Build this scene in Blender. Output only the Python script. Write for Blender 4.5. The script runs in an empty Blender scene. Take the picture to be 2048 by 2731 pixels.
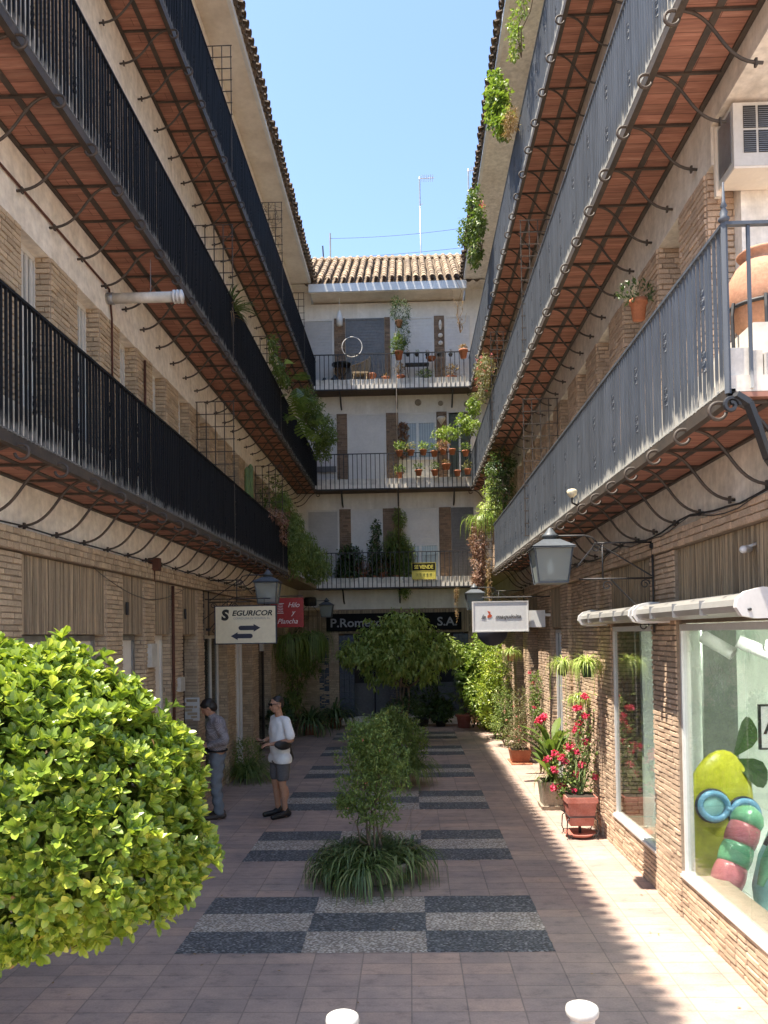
import bpy, math, random
import numpy as np
from mathutils import Vector, Matrix
R = math.radians
rnd = random.Random(7)
rng = np.random.default_rng(11)
scene = bpy.context.scene
COL = scene.collection

# ------------------------------------------------------------------ camera
CF, CPIT, CYAW, CROL, CCX, CCY, EYE = 2047.29, .021, .0264, .016, 1038.5, 1650.2, 2.665
_r = np.array([math.cos(CYAW), math.sin(CYAW), 0]); _h = np.array([-math.sin(CYAW), math.cos(CYAW), 0]); _z = np.array([0, 0, 1.])
FW = math.cos(CPIT)*_h + math.sin(CPIT)*_z
_u = -math.sin(CPIT)*_h + math.cos(CPIT)*_z
RT = math.cos(CROL)*_r - math.sin(CROL)*_u
UP = math.sin(CROL)*_r + math.cos(CROL)*_u
cam = bpy.data.cameras.new('camera')
camo = bpy.data.objects.new('camera', cam); COL.objects.link(camo)
camo.matrix_world = Matrix(((RT[0], UP[0], -FW[0], 0), (RT[1], UP[1], -FW[1], 0), (RT[2], UP[2], -FW[2], EYE), (0, 0, 0, 1)))
cam.sensor_fit = 'AUTO'; cam.sensor_width = 36
cam.lens = CF/2731*36
cam.shift_x = (1024-CCX)/2731
cam.shift_y = (CCY-1365.5)/2731
cam.clip_start = .05; cam.clip_end = 2000
scene.camera = camo

def at(x, y, ax, v):
    """point on the plane ax = v that stands behind a place of the photograph (used to survey the site)"""
    d = FW + RT*(x-CCX)/CF - UP*(y-CCY)/CF
    i = 'XYZ'.index(ax); o = np.array([0, 0, EYE]); t = (v-o[i])/d[i]
    return o + t*d

# ------------------------------------------------------------------ sky, sun, exposure
SUN = Vector((-1, -.40, 2.98)).normalized()          # towards the sun
w = bpy.data.worlds.new('World'); scene.world = w; w.use_nodes = True
wn = w.node_tree.nodes; wl = w.node_tree.links
bg = wn['Background']; bg.inputs[1].default_value = .08
sky = wn.new('ShaderNodeTexSky'); sky.sky_type = 'NISHITA'; sky.sun_disc = False
sky.sun_elevation = math.asin(SUN.z); sky.sun_rotation = math.atan2(SUN.x, SUN.y)
sky.air_density = 1.0; sky.dust_density = .8; sky.ozone_density = 2.2
wl.new(sky.outputs[0], bg.inputs[0])
sl = bpy.data.lights.new('sun', 'SUN'); sl.energy = 2.8; sl.angle = R(.5); sl.color = (1, .90, .76)
so = bpy.data.objects.new('sun', sl); COL.objects.link(so); so.rotation_euler = SUN.to_track_quat('Z', 'Y').to_euler(); so.location = (0, 0, 40)
vs = scene.view_settings; vs.view_transform = 'Standard'; vs.look = 'None'; vs.exposure = 2.3; vs.gamma = 1; vs.use_curve_mapping = False
scene.render.engine = 'CYCLES'
cy = scene.cycles; cy.max_bounces = 10; cy.diffuse_bounces = 8; cy.glossy_bounces = 4; cy.transmission_bounces = 6; cy.transparent_max_bounces = 12
cy.caustics_reflective = False; cy.caustics_refractive = False

# ------------------------------------------------------------------ materials
MATS = {}
def lin(c):
    return tuple(c)+(1,) if len(c) == 3 else c
def base(name):
    m = bpy.data.materials.new(name); m.use_nodes = True
    nt = m.node_tree; p = nt.nodes['Principled BSDF']
    MATS[name] = m
    return m, nt, p
def N(nt, t, **k):
    n = nt.nodes.new(t)
    for a, v in k.items():
        if a.startswith('i_'):
            n.inputs[a[2:].replace('_', ' ')].default_value = v
        else: setattr(n, a, v)
    return n
def mapping(nt, scale=(1, 1, 1), loc=(0, 0, 0), coord='Object', rot=(0, 0, 0)):
    tc = N(nt, 'ShaderNodeTexCoord'); mp = N(nt, 'ShaderNodeMapping')
    mp.inputs['Scale'].default_value = scale; mp.inputs['Location'].default_value = loc; mp.inputs['Rotation'].default_value = rot
    nt.links.new(tc.outputs[coord], mp.inputs[0]); return mp.outputs[0]
def noise(nt, vec, scale, detail=6, rough=.6):
    n = N(nt, 'ShaderNodeTexNoise'); n.inputs['Scale'].default_value = scale; n.inputs['Detail'].default_value = detail; n.inputs['Roughness'].default_value = rough
    nt.links.new(vec, n.inputs[0]); return n.outputs[0]
def ramp(nt, fac, stops):
    r = N(nt, 'ShaderNodeValToRGB'); el = r.color_ramp.elements
    while len(el) < len(stops): el.new(.5)
    for e, (p, c) in zip(el, stops): e.position = p; e.color = lin(c)
    nt.links.new(fac, r.inputs[0]); return r.outputs[0]
def mix(nt, fac, a, b, mode='MIX'):
    m = N(nt, 'ShaderNodeMix', data_type='RGBA', blend_type=mode)
    for i, v in ((0, fac), (6, a), (7, b)):
        if hasattr(v, 'is_output') or hasattr(v, 'links'): nt.links.new(v, m.inputs[i])
        else: m.inputs[i].default_value = v if i == 0 else lin(v)
    return m.outputs[2]
def bump(nt, p, h, strength, dist=.01):
    b = N(nt, 'ShaderNodeBump'); b.inputs['Strength'].default_value = strength; b.inputs['Distance'].default_value = dist
    nt.links.new(h, b.inputs['Height']); nt.links.new(b.outputs[0], p.inputs['Normal'])
def mat(name, c, rough=.7, c2=None, scale=6, metal=0, bmp=0, stretch=(1, 1, 1), spec=.5, fine=None, rnd_=0, fs=None, drip=0):
    """plain surface broken up by two sizes of noise; c2 the worn colour"""
    m, nt, p = base(name)
    v = mapping(nt, stretch)
    c2 = c2 or tuple(x*.72 for x in c)
    f = noise(nt, v, scale)
    col = ramp(nt, f, [(.36, c), (.68, c2)])
    f2 = noise(nt, v, fine or scale*9, 4)
    if fs is None: fs = .16 if min(c) > .25 and not bmp else .5
    col = mix(nt, fs, col, ramp(nt, f2, [(.3, (.62, .62, .62)), (.7, (1.25, 1.25, 1.25))]), 'MULTIPLY')
    if drip:
        f4 = noise(nt, mapping(nt, (5, 5, .35)), 1, 6, .7); col = mix(nt, drip, col, ramp(nt, f4, [(.38, (1.08, 1.08, 1.08)), (.6, (.86, .84, .80)), (.74, (.62, .58, .52))]), 'MULTIPLY')
    if rnd_:
        g = N(nt, 'ShaderNodeNewGeometry')
        col = mix(nt, rnd_, col, ramp(nt, g.outputs['Random Per Island'], [(0, (.45, .42, .4)), (.5, (.95, .95, .95)), (1, (1.5, 1.42, 1.35))]), 'MULTIPLY')
    nt.links.new(col, p.inputs['Base Color'])
    p.inputs['Roughness'].default_value = rough; p.inputs['Metallic'].default_value = metal; p.inputs['Specular IOR Level'].default_value = spec
    if bmp: bump(nt, p, f2, bmp)
    return m
def leafmat(name, c1, c2, c3=None, gloss=.45, trans=.35):
    m, nt, p = base(name)
    g = N(nt, 'ShaderNodeNewGeometry')
    stops = [(0, c1), (.75, c2)] + ([(1, c3)] if c3 else [])
    col = ramp(nt, g.outputs['Random Per Island'], stops)
    nt.links.new(col, p.inputs['Base Color']); p.inputs['Roughness'].default_value = gloss
    tr = N(nt, 'ShaderNodeBsdfTranslucent'); mx = N(nt, 'ShaderNodeMixShader'); mx.inputs[0].default_value = trans
    br = mix(nt, .5, col, (.75, .85, .1), 'MULTIPLY'); br = mix(nt, .6, col, (1.1, 1.2, .4), 'MULTIPLY')
    nt.links.new(br, tr.inputs[0])
    nt.links.new(p.outputs[0], mx.inputs[1]); nt.links.new(tr.outputs[0], mx.inputs[2])
    nt.links.new(mx.outputs[0], nt.nodes['Material Output'].inputs[0])
    return m

mat('plaster_warm', (.88, .83, .74), .9, (.82, .75, .64), 1.2, bmp=.12, drip=.5)
mat('plaster_grey', (.80, .75, .67), .9, (.68, .62, .54), 1.4, bmp=.12, drip=.7)
mat('plaster_pink', (.62, .44, .34), .9, (.55, .38, .3), 2)
mat('plaster_far', (.82, .79, .72), .9, (.72, .68, .61), 1.1, drip=.5)
mat('brick_shaded', (.27, .19, .13), .92, (.21, .145, .10), 5, bmp=.5, fine=70, rnd_=.55)  # brick copy with the back piers' shade put into its colour
mat('eave_white', (.84, .76, .64), .9, (.64, .55, .44), 1.0, drip=.3)
mat('fascia', (.66, .68, .68), .8, (.55, .57, .57), 2)
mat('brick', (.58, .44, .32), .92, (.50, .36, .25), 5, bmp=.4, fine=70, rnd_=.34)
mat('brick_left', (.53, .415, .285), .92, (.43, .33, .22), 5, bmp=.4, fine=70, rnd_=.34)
mat('mortar', (.34, .27, .20), .95, (.26, .20, .145), 8, bmp=.4)
mat('reed', (.40, .31, .20), .85, (.22, .17, .115), 3, stretch=(12, 12, .6), bmp=.3, rnd_=.75)
mat('iron', (.022, .024, .028), .55, (.035, .032, .03), 5)
mat('iron_brown', (.045, .038, .032), .65, (.08, .06, .045), 5)
mat('white_paint', (.74, .72, .67), .5, (.62, .6, .55), 2)
mat('white_clean', (.68, .68, .67), .35, (.62, .62, .61), 2)
mat('shutter_grey', (.50, .49, .47), .6, (.43, .42, .40), 2)
mat('blind_pale', (.70, .69, .66), .6, (.63, .62, .59), 2)
mat('shutter_dark', (.17, .17, .17), .6, (.13, .13, .13), 2)
mat('curb_white', (.82, .78, .69), .85, (.55, .51, .44), 5)
mat('tile_roof', (.36, .265, .165), .9, (.25, .19, .13), 2.2, bmp=.3, rnd_=.6)
mat('tile_dark', (.16, .12, .085), .95, (.10, .08, .06), 4, bmp=.4, rnd_=.6)
mat('terracotta', (.43, .165, .085), .8, (.34, .12, .06), 6)
mat('terracotta_pale', (.52, .28, .17), .85, (.42, .2, .12), 5, bmp=.2)
mat('terracotta_red', (.40, .12, .085), .7, (.5, .2, .16), 7)
mat('soil', (.04, .028, .02), 1)
mat('bark', (.17, .12, .08), .9, (.09, .065, .045), 14, bmp=.6)
mat('stem_green', (.12, .17, .05), .7)
mat('black_board', (.008, .008, .009), .8, spec=.2)
mat('navy', (.02, .025, .05), .5)
mat('cream_sign', (.72, .66, .48), .4, (.68, .61, .43), 2)
mat('red_sign', (.30, .012, .01), .45, (.26, .01, .01), 2)
mat('sign_white', (.78, .80, .80), .35, (.74, .76, .77), 2)
mat('sign_yellow', (.75, .66, .12), .5)
mat('letter_grey', (.30, .30, .31), .5)
mat('letter_dim', (.13, .125, .12), .5)
mat('letter_black', (.012, .012, .012), .5)
mat('letter_white', (.72, .68, .66), .5)
mat('orange_mark', (.6, .10, .03), .5)
mat('lantern_metal', (.085, .10, .115), .5, (.06, .07, .08), 5)
mat('awning', (.34, .34, .325), .3, (.27, .265, .25), 2, spec=.6)
mat('ac_white', (.60, .58, .53), .5, (.45, .43, .39), 3)
mat('grille_dark', (.03, .03, .03), .6)
mat('stone_planter', (.36, .31, .24), .9, (.25, .21, .16), 6, bmp=.5)
mat('bollard_white', (.50, .50, .475), .35, (.40, .39, .365), 7, drip=.4)
mat('wood_dark', (.07, .045, .03), .7)
mat('rust', (.10, .035, .02), .8)
mat('pvc', (.66, .64, .58), .4, (.45, .43, .38), 5)
mat('interior_floor', (.80, .86, .84), .3, (.76, .82, .80), 1)
mat('interior_wall', (.80, .81, .77), .8, (.66, .72, .66), 1)
mat('interior_dark', (.30, .32, .295), .8)
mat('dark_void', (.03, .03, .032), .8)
mat('paper', (.72, .74, .72), .8)
mat('float_yellow', (.50, .50, .03), .38, (.42, .42, .02), 2)
mat('float_green', (.20, .50, .28), .25)
mat('float_pink', (.62, .20, .22), .25)
mat('float_blue', (.22, .48, .70), .25)
mat('float_aqua', (.35, .65, .62), .25)
mat('float_clear', (.30, .38, .22), .2)
mat('float_leaf', (.03, .07, .015), .35)
mat('azulejo', (.07, .085, .11), .4, (.02, .03, .06), 14)
mat('jug_dark', (.03, .035, .04), .4)
mat('wicker', (.42, .32, .2), .8, (.3, .22, .13), 20)
mat('skin_tan', (.46, .25, .155), .55, (.42, .215, .13), 8)
mat('hair_dark', (.012, .009, .008), .5, (.02, .015, .012), 20)
mat('tee_white', (.84, .85, .84), .9, (.78, .80, .80), 6)
mat('shorts_grey', (.13, .125, .13), .9)
mat('denim', (.19, .21, .23), .9, (.15, .165, .18), 12)
mat('shoe_black', (.01, .01, .011), .5)
mat('shoe_brown', (.07, .045, .03), .6)
mat('bag_black', (.008, .008, .009), .5)
mat('glass_dark', (.004, .004, .005), .15)
mat('metal_grey', (.35, .36, .37), .4, metal=.6)
mat('tap_white', (.7, .7, .68), .5)

leafmat('leaf_lime', (.13, .205, .03), (.33, .42, .05), (.56, .60, .11), .3, .32)
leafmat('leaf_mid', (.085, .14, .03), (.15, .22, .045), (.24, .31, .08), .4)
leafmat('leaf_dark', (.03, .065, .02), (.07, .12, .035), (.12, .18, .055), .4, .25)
leafmat('leaf_bright', (.12, .20, .03), (.24, .33, .06), (.40, .46, .13), .4, .35)
leafmat('leaf_fern', (.12, .18, .045), (.20, .28, .07), (.32, .38, .12), .5)
leafmat('leaf_strap', (.06, .105, .03), (.13, .19, .06), (.30, .35, .16), .4, .3)
leafmat('leaf_variegated', (.28, .40, .07), (.50, .58, .20), (.66, .68, .35), .4, .4)
leafmat('leaf_olive', (.12, .14, .05), (.22, .22, .10), (.34, .26, .16), .5)
leafmat('leaf_red', (.20, .09, .065), (.36, .21, .15), (.52, .38, .28), .5)
leafmat('leaf_dry', (.22, .13, .06), (.36, .24, .12), (.44, .33, .2), .7)
leafmat('petal_red', (.62, .03, .10), (.74, .07, .17), (.82, .22, .30), .5, .3)
leafmat('petal_pink', (.62, .12, .14), (.72, .25, .25), (.8, .45, .42), .5, .3)

def special():
    # tiled pavement: clay slabs 40 x 20 cm
    m, nt, p = base('pavement')
    v = mapping(nt, loc=(2.031, -.08, 0))
    b = N(nt, 'ShaderNodeTexBrick'); b.offset = 0; b.squash = 1
    for k, x in (('Scale', 1), ('Brick Width', .4), ('Row Height', .2), ('Mortar Size', .0065), ('Mortar Smooth', .4), ('Bias', 0)): b.inputs[k].default_value = x
    nt.links.new(v, b.inputs['Vector'])
    b.inputs['Color1'].default_value = (.35, .275, .24, 1); b.inputs['Color2'].default_value = (.43, .34, .295, 1); b.inputs['Mortar'].default_value = (.24, .185, .155, 1)
    v0 = mapping(nt)
    # every slab a colour of its own
    sn = N(nt, 'ShaderNodeVectorMath', operation='SNAP'); sn.inputs[1].default_value = (.4, .2, 10); nt.links.new(v, sn.inputs[0])
    wnz = N(nt, 'ShaderNodeTexWhiteNoise', noise_dimensions='2D'); nt.links.new(sn.outputs[0], wnz.inputs[0])
    slab = ramp(nt, wnz.outputs[0], [(0, (.34, .27, .235)), (.45, (.40, .31, .265)), (.8, (.44, .34, .28)), (1, (.51, .365, .285))])
    col = mix(nt, .75, b.outputs['Color'], slab)
    col = mix(nt, b.outputs['Fac'], col, (.27, .215, .185))
    f1 = noise(nt, v0, 1.1, 5); f2 = noise(nt, mapping(nt, (5, 9, 5)), 1, 8, .75); f3 = noise(nt, v0, 60, 3)
    col = mix(nt, .8, col, ramp(nt, f1, [(.3, (.66, .68, .72)), (.7, (1.25, 1.15, 1.07))]), 'MULTIPLY')
    col = mix(nt, .75, col, ramp(nt, f2, [(.30, (.42, .44, .48)), (.46, (.95, .95, .95)), (.8, (1.3, 1.26, 1.22))]), 'MULTIPLY')
    col = mix(nt, .4, col, ramp(nt, f3, [(.3, (.7, .7, .7)), (.7, (1.2, 1.2, 1.2))]), 'MULTIPLY')
    nt.links.new(col, p.inputs['Base Color']); p.inputs['Roughness'].default_value = .62
    inv = N(nt, 'ShaderNodeMath', operation='MULTIPLY_ADD'); inv.inputs[1].default_value = -1.2; nt.links.new(b.outputs['Fac'], inv.inputs[0]); nt.links.new(f2, inv.inputs[2])
    bump(nt, p, inv.outputs[0], .45, .006)
    # pebble mosaics
    for nm, cs, gap in (('pebble_dark', [(0, (.09, .10, .105)), (.5, (.165, .178, .185)), (.85, (.26, .27, .27)), (1, (.42, .42, .40))], (.06, .06, .06)),
                        ('pebble_light', [(0, (.42, .37, .30)), (.5, (.60, .54, .46)), (1, (.74, .70, .62))], (.24, .20, .16))):
        m, nt, p = base(nm)
        vo = N(nt, 'ShaderNodeTexVoronoi'); vo.inputs['Scale'].default_value = 1; vo.inputs['Randomness'].default_value = .8
        nt.links.new(mapping(nt, (36, 60, 36), rot=(0, 0, .5 if 'dark' in nm else .15)), vo.inputs[0])
        wn_ = N(nt, 'ShaderNodeTexWhiteNoise'); nt.links.new(vo.outputs['Position'], wn_.inputs[0])
        col = ramp(nt, wn_.outputs[0], cs)
        edge = ramp(nt, vo.outputs['Distance'], [(.35, (0, 0, 0)), (.62, (1, 1, 1))])
        col = mix(nt, edge, col, gap)
        f = noise(nt, mapping(nt), 3, 4); col = mix(nt, .7, col, ramp(nt, f, [(.3, (.75, .75, .78)), (.7, (1.15, 1.12, 1.1))]), 'MULTIPLY')
        nt.links.new(col, p.inputs['Base Color']); p.inputs['Roughness'].default_value = .6
        iv = N(nt, 'ShaderNodeMath', operation='SUBTRACT'); iv.inputs[0].default_value = 1; nt.links.new(vo.outputs['Distance'], iv.inputs[1]); bump(nt, p, iv.outputs[0], .8, .012)
    # clay board soffit of the balconies: boards run out from the wall
    m, nt, p = base('soffit_clay')
    f1 = noise(nt, mapping(nt, (1.6, 16, 1)), 1, 7, .7); f2 = noise(nt, mapping(nt, (3, 42, 1)), 1, 3)
    col = ramp(nt, f1, [(.3, (.23, .105, .075)), (.5, (.34, .16, .11)), (.64, (.42, .22, .155)), (.76, (.56, .41, .34))])
    wv = N(nt, 'ShaderNodeTexBrick'); wv.offset = .5
    for k, x in (('Scale', 1), ('Brick Width', .9), ('Row Height', .125), ('Mortar Size', .004)): wv.inputs[k].default_value = x
    wv.inputs['Color1'].default_value = (.8, .8, .8, 1); wv.inputs['Color2'].default_value = (1.15, 1.1, 1.1, 1); wv.inputs['Mortar'].default_value = (.35, .3, .3, 1)
    nt.links.new(mapping(nt), wv.inputs[0]); col = mix(nt, .8, col, wv.outputs[0], 'MULTIPLY')
    col = mix(nt, .5, col, ramp(nt, f2, [(.35, (.7, .7, .7)), (.6, (1.1, 1.1, 1.1))]), 'MULTIPLY')
    g = N(nt, 'ShaderNodeNewGeometry')
    nt.links.new(col, p.inputs['Base Color']); p.inputs['Roughness'].default_value = .85; bump(nt, p, f2, .2, .01)
    # one railing paint, sunlight put into the right side's colour, dusty, limescale where it splashes at the foot of the bars
    for nm, c, dust in (('railing_black', (.009, .010, .012), (.16, .16, .15)), ('railing_sunlit', (.05, .06, .075), (.42, .42, .39))):
        m, nt, p = base(nm)
        f = noise(nt, mapping(nt, (9, 9, .8)), 1, 6, .7); f2 = noise(nt, mapping(nt, (30, 30, 5)), 1, 4)
        col = ramp(nt, f, [(.35, c), (.75, tuple(x*1.9 for x in c))])
        tc = N(nt, 'ShaderNodeTexCoord'); sx = N(nt, 'ShaderNodeSeparateXYZ'); nt.links.new(tc.outputs['Object'], sx.inputs[0])
        ma = N(nt, 'ShaderNodeMath', operation='MULTIPLY_ADD'); ma.inputs[1].default_value = -2.6; ma.inputs[2].default_value = .36; nt.links.new(sx.outputs[2], ma.inputs[0])
        ad = N(nt, 'ShaderNodeMath', operation='ADD'); nt.links.new(ma.outputs[0], ad.inputs[0]); nt.links.new(f2, ad.inputs[1])
        k = ramp(nt, ad.outputs[0], [(.62, (0, 0, 0)), (.80, (1, 1, 1))])
        col = mix(nt, k, col, dust)
        nt.links.new(col, p.inputs['Base Color']); p.inputs['Roughness'].default_value = .6; p.inputs['Specular IOR Level'].default_value = .12 if 'black' in nm else .5
    # plaid shirt
    m, nt, p = base('shirt_plaid')
    ck = N(nt, 'ShaderNodeTexChecker'); ck.inputs['Scale'].default_value = 70; ck.inputs[1].default_value = (.36, .33, .33, 1); ck.inputs[2].default_value = (.16, .14, .15, 1)
    nt.links.new(mapping(nt), ck.inputs[0]); nt.links.new(ck.outputs[0], p.inputs['Base Color']); p.inputs['Roughness'].default_value = .9
    # shop glass: fresnel mirror over clear
    for nm, ior, tint in (('shop_glass', 1.85, (.93, .965, .95)), ('pane_glass', 1.6, (.55, .6, .62)), ('lantern_glass', 1.3, (.72, .78, .76))):
        m = bpy.data.materials.new(nm); m.use_nodes = True; nt = m.node_tree; nt.nodes.clear(); MATS[nm] = m
        fr = N(nt, 'ShaderNodeFresnel'); g = N(nt, 'ShaderNodeNewGeometry')
        mr = N(nt, 'ShaderNodeMapRange'); mr.inputs['To Min'].default_value = ior; mr.inputs['To Max'].default_value = 1/ior
        nt.links.new(g.outputs['Backfacing'], mr.inputs[0]); nt.links.new(mr.outputs[0], fr.inputs[0])
        tr = N(nt, 'ShaderNodeBsdfTransparent'); tr.inputs[0].default_value = lin(tint)
        gl = N(nt, 'ShaderNodeBsdfGlossy'); gl.inputs['Roughness'].default_value = 0.0 if nm != 'lantern_glass' else .15
        mx = N(nt, 'ShaderNodeMixShader'); o = N(nt, 'ShaderNodeOutputMaterial')
        nt.links.new(fr.outputs[0], mx.inputs[0]); nt.links.new(tr.outputs[0], mx.inputs[1]); nt.links.new(gl.outputs[0], mx.inputs[2])
        last = mx
        if nm == 'lantern_glass':
            df = N(nt, 'ShaderNodeBsdfDiffuse'); df.inputs[0].default_value = (.45, .5, .48, 1)
            m2 = N(nt, 'ShaderNodeMixShader'); m2.inputs[0].default_value = .38
            nt.links.new(mx.outputs[0], m2.inputs[1]); nt.links.new(df.outputs[0], m2.inputs[2]); last = m2
        nt.links.new(last.outputs[0], o.inputs[0])
special()

# ------------------------------------------------------------------ mesh helpers
class MB:
    def __init__(s): s.v = []; s.f = []; s.n = 0; s.m = []; s.mi = 0; s.sm = []; s.smooth = False
    def add(s, vs_, fs):
        k = s.n; s.v.extend([tuple(map(float, q)) for q in vs_]); s.n += len(vs_)
        for f in fs: s.f.append(tuple(i+k for i in f)); s.m.append(s.mi); s.sm.append(s.smooth)
        return s
    def box(s, x0, x1, y0, y1, z0, z1):
        x0, x1 = sorted((x0, x1)); y0, y1 = sorted((y0, y1)); z0, z1 = sorted((z0, z1))
        return s.add([(x0, y0, z0), (x1, y0, z0), (x1, y1, z0), (x0, y1, z0), (x0, y0, z1), (x1, y0, z1), (x1, y1, z1), (x0, y1, z1)],
                     [(0, 3, 2, 1), (4, 5, 6, 7), (0, 1, 5, 4), (1, 2, 6, 5), (2, 3, 7, 6), (3, 0, 4, 7)])
    def tube(s, pts, r, seg=6, cap=True):
        pts = [Vector(p) for p in pts]; n = len(pts); rs = r if hasattr(r, '__len__') else [r]*n
        vs_ = []; prev = None
        for i, p in enumerate(pts):
            t = (pts[min(i+1, n-1)]-pts[max(i-1, 0)])
            t = t.normalized() if t.length > 1e-9 else Vector((0, 0, 1))
            if prev is None:
                a = Vector((0, 0, 1)) if abs(t.z) < .9 else Vector((1, 0, 0)); u = t.cross(a).normalized()
            else:
                u = prev - t*prev.dot(t); u = u.normalized() if u.length > 1e-6 else t.orthogonal().normalized()
            prev = u; b = t.cross(u)
            for k in range(seg):
                an = 2*math.pi*k/seg; vs_.append(p + (u*math.cos(an)+b*math.sin(an))*rs[i])
        fs = [(i*seg+k, i*seg+(k+1) % seg, (i+1)*seg+(k+1) % seg, (i+1)*seg+k) for i in range(n-1) for k in range(seg)]
        if cap: fs += [tuple(reversed(range(seg))), tuple((n-1)*seg+k for k in range(seg))]
        o = s.smooth; s.smooth = seg > 5; s.add(vs_, fs); s.smooth = o; return s
    def lathe(s, prof, c=(0, 0, 0), seg=20, ax=None):
        """profile (radius, height) turned round a vertical axis"""
        vs_ = []; n = len(prof); c = Vector(c)
        for r, z in prof:
            for k in range(seg):
                a = 2*math.pi*k/seg; vs_.append((c.x+r*math.cos(a), c.y+r*math.sin(a), c.z+z))
        fs = [(i*seg+k, i*seg+(k+1) % seg, (i+1)*seg+(k+1) % seg, (i+1)*seg+k) for i in range(n-1) for k in range(seg)]
        if prof[0][0] > 1e-4: fs.append(tuple(reversed(range(seg))))
        if prof[-1][0] > 1e-4: fs.append(tuple((n-1)*seg+k for k in range(seg)))
        o = s.smooth; s.smooth = True; s.add(vs_, fs); s.smooth = o; return s
    def prism(s, poly, y0, y1, plane='XZ'):
        """polygon in a plane given thickness along the third axis"""
        n = len(poly); P = []
        for y in (y0, y1):
            for a, b in poly: P.append((a, y, b) if plane == 'XZ' else (y, a, b) if plane == 'YZ' else (a, b, y))
        fs = [tuple(range(n)), tuple(reversed(range(n, 2*n)))] + [(i, i+n, (i+1) % n+n, (i+1) % n) for i in range(n)]
        return s.add(P, fs)
    def ell(s, c, r, seg=12, rings=8, rot=None):
        vs_ = []; M = rot or Matrix.Identity(3); c = Vector(c)
        for i in range(rings+1):
            th = math.pi*i/rings
            for k in range(seg):
                a = 2*math.pi*k/seg
                vs_.append(c+M@Vector((r[0]*math.sin(th)*math.cos(a), r[1]*math.sin(th)*math.sin(a), r[2]*math.cos(th))))
        fs = [(i*seg+k, (i+1)*seg+k, (i+1)*seg+(k+1) % seg, i*seg+(k+1) % seg) for i in range(rings) for k in range(seg)]
        o = s.smooth; s.smooth = True; s.add(vs_, fs); s.smooth = o; return s
    def capsule(s, a, b, ra, rb, seg=12):
        a = Vector(a); b = Vector(b); t = (b-a).normalized() if (b-a).length > 1e-6 else Vector((0, 0, 1)); pts = []; rs = []
        for i in range(4): th = math.pi/2*i/4; pts.append(a-t*ra*math.cos(th)); rs.append(max(ra*math.sin(th), 1e-4))
        pts += [a, b]; rs += [ra, rb]
        for i in range(1, 5): th = math.pi/2*i/4; pts.append(b+t*rb*math.sin(th)); rs.append(max(rb*math.cos(th), 1e-4))
        # explicit frame to keep rings from twisting
        u = t.orthogonal().normalized(); w_ = t.cross(u); vs_ = []
        for p, r in zip(pts, rs):
            for k in range(seg): an = 2*math.pi*k/seg; vs_.append(p+(u*math.cos(an)+w_*math.sin(an))*r)
        n = len(pts); fs = [(i*seg+k, i*seg+(k+1) % seg, (i+1)*seg+(k+1) % seg, (i+1)*seg+k) for i in range(n-1) for k in range(seg)]
        fs += [tuple(reversed(range(seg))), tuple((n-1)*seg+k for k in range(seg))]
        return s.add(vs_, fs)
    def arr(s, V, F):
        V = np.asarray(V, float).reshape(-1, 3); k = s.n; s.v.extend(map(tuple, V.tolist())); s.n += len(V)
        F = np.asarray(F)+k; s.f.extend(map(tuple, F.tolist())); s.m.extend([s.mi]*len(F)); s.sm.extend([s.smooth]*len(F)); return s
    def build(s, name, mats, parent=None, loc=None, rot=None):
        me = bpy.data.meshes.new(name); me.from_pydata(s.v, [], s.f)
        if isinstance(mats, str): mats = [mats]
        for m_ in mats: me.materials.append(MATS[m_])
        if len(mats) > 1: me.polygons.foreach_set('material_index', s.m)
        if any(s.sm): me.polygons.foreach_set('use_smooth', s.sm)
        me.update()
        o = bpy.data.objects.new(name, me); COL.objects.link(o)
        if loc is not None: o.location = loc
        if rot is not None: o.rotation_euler = rot
        if parent is not None: o.parent = parent
        return o

def tag(o, label=None, cat=None, group=None, kind=None):
    if label: o['label'] = label
    if cat: o['category'] = cat
    if group: o['group'] = group
    if kind: o['kind'] = kind
    return o
def thing(name, label, cat, loc=(0, 0, 0), rz=0, group=None):
    o = bpy.data.objects.new(name, None); COL.objects.link(o); o.location = loc; o.rotation_euler = (0, 0, rz); o.empty_display_size = .1
    return tag(o, label, cat, group)
def dup(o, loc=None, rz=None, label=None, group=None, scale=None, parent=None):
    kids = list(o.children)
    c = o.copy(); COL.objects.link(c)
    if parent is not None: c.parent = parent
    for ch in kids: dup(ch, parent=c)
    if loc is not None: c.location = loc
    if rz is not None: c.rotation_euler = (0, 0, rz)
    if scale is not None: c.scale = (scale,)*3 if not hasattr(scale, '__len__') else scale
    if label: c['label'] = label
    if group: c['group'] = group
    return c
def text_mesh(mb, body, size, org, udir=(1, 0, 0), vdir=(0, 0, 1), depth=.004, align='CENTER', shear=0, bold=0, sx=1):
    cu = bpy.data.curves.new('lettering', 'FONT'); cu.body = body; cu.size = size; cu.align_x = align; cu.extrude = depth; cu.offset = bold; cu.shear = shear; cu.resolution_u = 3
    o = bpy.data.objects.new('lettering', cu); COL.objects.link(o)
    dg = bpy.context.evaluated_depsgraph_get(); me = bpy.data.meshes.new_from_object(o.evaluated_get(dg))
    u = Vector(udir).normalized(); v = Vector(vdir).normalized(); n = u.cross(v); O = Vector(org)
    mb.add([O+u*p.co.x*sx+v*p.co.y+n*p.co.z for p in me.vertices], [tuple(f.vertices) for f in me.polygons])
    bpy.data.objects.remove(o); bpy.data.meshes.remove(me); bpy.data.curves.remove(cu)

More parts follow.
